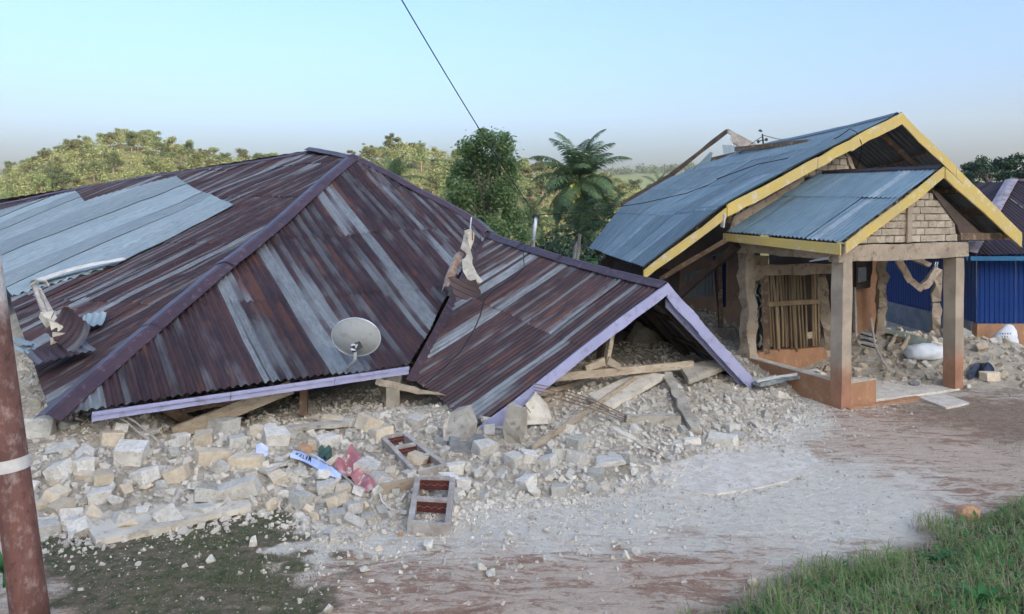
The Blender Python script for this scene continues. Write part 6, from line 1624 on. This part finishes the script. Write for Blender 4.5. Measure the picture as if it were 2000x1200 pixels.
# the remaining canopy of that wood, seen only as one mass
cl = []
while len(cl) < 1700:
    y = r3.uniform(105, 262); px = r3.uniform(-260, 1330); x = (px - 1000) * y / F_PX; z = float(hill_z(x, y)); cl.append((np.array((x, y, z + 2.4)), np.array((2.0, 2.0, 1.7)) * r3.uniform(.7, 1.2)))
V_, Fc = leaf_cloud(cl, 150000, .22, 91, flat=.9, asp=.7); m2 = MB(); m2.v = [tuple(v) for v in V_]; m2.f = Fc; m2.m = [0] * len(Fc); m2.uv = [(0.0, 0.0)] * len(V_)
stuff(m2.build('hill_wood', M['leaf_hill'], None, False, 'origin', fixn=False), 'sunlit wood covering the far hillside', 'wood')
cl = []
for k in range(420):
    px = r3.uniform(1180, 2150); y = r3.uniform(770, 805); i_ = 0; x = (px - 1000) * y / F_PX; tp = CAM_Z + (HORIZON - np.interp(px, [1200, 1300, 1400, 1550, 1800, 2100], [340, 334, 326, 322, 345, 350])) * 800 / F_PX; cl.append((np.array((x, y, tp + r3.uniform(-1, 4))), np.array((6, 5, 4)) * r3.uniform(.5, 1.1)))
V_, Fc = leaf_cloud(cl, 16000, 1.1, 92, flat=.9, asp=.7); m2 = MB(); m2.v = [tuple(v) for v in V_]; m2.f = Fc; m2.m = [0] * len(Fc); m2.uv = [(0.0, 0.0)] * len(V_)
stuff(m2.build('far_wood', M['leaf_dark'], None, False, 'origin', fixn=False), 'bluish tree line on the farthest hill', 'wood')

# ------------------------------------------------------------------ grass
def blades(name, xs, ys, lmin, lmax, wid, seed, mat, label, lean=.5):
    r2 = np.random.default_rng(seed); n = len(xs); zs = ground_z(xs, ys); L = r2.uniform(lmin, lmax, n) * (.35 + .95 * vnoise(xs, ys, 2.6)); az = r2.uniform(0, 6.28, n); ln = r2.uniform(.1, lean * 2, n); w = wid * r2.uniform(.6, 1.3, n)
    d = np.stack((np.cos(az), np.sin(az), np.zeros(n)), -1); s = np.stack((-np.sin(az), np.cos(az), np.zeros(n)), -1) * w[:, None]; b = np.stack((xs, ys, zs - .01), -1); Z = np.array((0, 0, 1.0))
    m = b + d * (L * ln * .35)[:, None] + Z * (L * .62)[:, None]; t_ = b + d * (L * ln)[:, None] + Z * (L * (1 - .28 * ln))[:, None]
    V_ = np.stack((b - s, b + s, m + s * .8, m - s * .8, t_), 1).reshape(-1, 3); F2 = []
    for i in range(n): k = 5 * i; F2 += [(k, k + 1, k + 2, k + 3), (k + 3, k + 2, k + 4)]
    me = bpy.data.meshes.new(name); me.from_pydata(V_.tolist(), [], F2); me.materials.append(mat); return stuff(link_mesh(name, me), label, 'grass')
r2 = np.random.default_rng(15)
def bank_pts(n, dmin, clump=.5):
    x = r2.uniform(.8, 9.5, n * 6); y = r2.uniform(3.9, 10.5, n * 6); d = bank_dist(x, y); k = (d > dmin + .5 * (vnoise(x, y, 3.0) - .4)) & (np.abs(x / y) < 1.3) & (vnoise(x, y, 2.2) + r2.random(n * 6) * .8 > clump); return x[k][:n], y[k][:n]
x, y = bank_pts(24000, .03, .62); blades('grass', x, y, .08, .26, .0042, 1, M['grass'], 'long green grass covering the bank at the lower right', .6)
x, y = bank_pts(21000, -.06, .2); blades('grass', x, y, .06, .20, .0032, 2, M['grass_dry'], 'dry straw-coloured grass mixed through the bank at the lower right', .8)
xx = r2.uniform(-5.2, -1.2, 90000); yy = r2.uniform(5.1, 8.2, 90000); pxm = 1000 + F_PX * xx / yy; wb = .9 * (fbm(xx, yy, .8, 4) - .5)
mk = sstep(620, 430, pxm + 260 * wb) * (1 - sstep(-.3, .2, yy - np.interp(xx, TOE_X, TOE_Y))) * sstep(-.25, .3, yy - (5.35 - .62 * (xx + 2.6)) + wb) * sstep(.34, .55, fbm(xx, yy, 2.2, 3))
k = r2.random(90000) < mk * .55; blades('grass', xx[k], yy[k], .015, .055, .0022, 3, M['grass_short'], 'short mossy grass on the ground at the lower left', .9)
xx = r2.uniform(5.5, 11, 20000); yy = r2.uniform(9, 13, 20000); k = (fbm(xx, yy, 1.6, 3) > .56) & (np.abs(xx / yy) < .7) & (r2.random(20000) < .5); blades('grass', xx[k], yy[k], .02, .06, .003, 4, M['grass_short'], 'thin dry grass on the brown ground before the porch', .9)
x, y = bank_pts(3200, .1, .75); V_ = []; Fc = []
for i in range(len(x)):
    z = float(ground_z(x[i], y[i])); az = r2.uniform(0, 6.28); s = r2.uniform(.012, .035); d = np.array((math.cos(az), math.sin(az), r2.uniform(.1, .8))); sd_ = np.array((-math.sin(az), math.cos(az), 0)); b = np.array((x[i], y[i], z + r2.uniform(.01, .10)))
    V_ += [b, b + d * s + sd_ * s * .5, b + d * s * 2.2, b + d * s - sd_ * s * .5]; Fc.append((4 * i, 4 * i + 1, 4 * i + 2, 4 * i + 3))
me = bpy.data.meshes.new('ground_cover'); me.from_pydata([tuple(v) for v in V_], [], Fc); me.materials.append(M['leaf_weed']); stuff(link_mesh('ground_cover', me), 'small broad-leaved weeds mixed through the grass bank', 'weeds')
# weeds on the bank and beside the pole
def gnd(px, py):
    for d in np.arange(4, 14, .02):
        p = at(px, py, d)
        if p[2] <= float(ground_z(p[0], p[1])): return p
    return at(px, py, 7)
leafy('weed_plant', 'broad-leaved green weed in the middle of the grass bank', gnd(1836, 1098), 11, .22, .035, 5, M['leaf_weed'], el=(.3, 1.2), droop=1.2)
leafy('weed_plant', 'large-leaved weed at the bottom right corner of the grass bank', gnd(1925, 1190), 12, .26, .042, 6, M['leaf_weed'], el=(.4, 1.3), droop=1.0)
leafy('weed_plant', 'dead reddish-brown leaves hanging at the right edge of the bank', gnd(1975, 1085), 8, .17, .025, 7, M['leaf_dead'], el=(.4, 1.1), droop=2.2)
leafy('weed_plant', 'narrow-leaved bush half hidden behind the rusty pole', gnd(8, 1150), 26, .30, .014, 8, M['leaf_weed'], el=(.5, 1.5), droop=1.2, stem=.12)
tuft = gnd(1700, 1140); leafy('grass_tuft', 'tall arching grass tuft at the front edge of the bank', tuft, 26, .34, .004, 9, M['grass'], 'grass tuft', el=(.6, 1.4), droop=1.8, part='blade')
tuft = gnd(1650, 1178); leafy('grass_tuft', 'bluish arching grass tuft at the bottom of the bank', tuft, 30, .30, .004, 10, M['grass'], 'grass tuft', el=(.5, 1.4), droop=1.6, part='blade')

# ------------------------------------------------------------------ morning haze
HAZE = True
if HAZE:
    mb = MB(); mb.box((-1400, -800, -60), (1500, 1350, 172))
    hz = bpy.data.materials.new('haze'); hz.use_nodes = True; nt_ = hz.node_tree; nt_.nodes.clear()
    ho = nt_.nodes.new('ShaderNodeOutputMaterial'); hv = nt_.nodes.new('ShaderNodeVolumePrincipled'); hv.inputs['Color'].default_value = (.93, .95, 1.0, 1); hv.inputs['Density'].default_value = .00016; hv.inputs['Anisotropy'].default_value = .0
    nt_.links.new(hv.outputs[0], ho.inputs['Volume'])
    stuff(mb.build('haze', hz), 'thin bluish morning haze over the valley', 'haze')
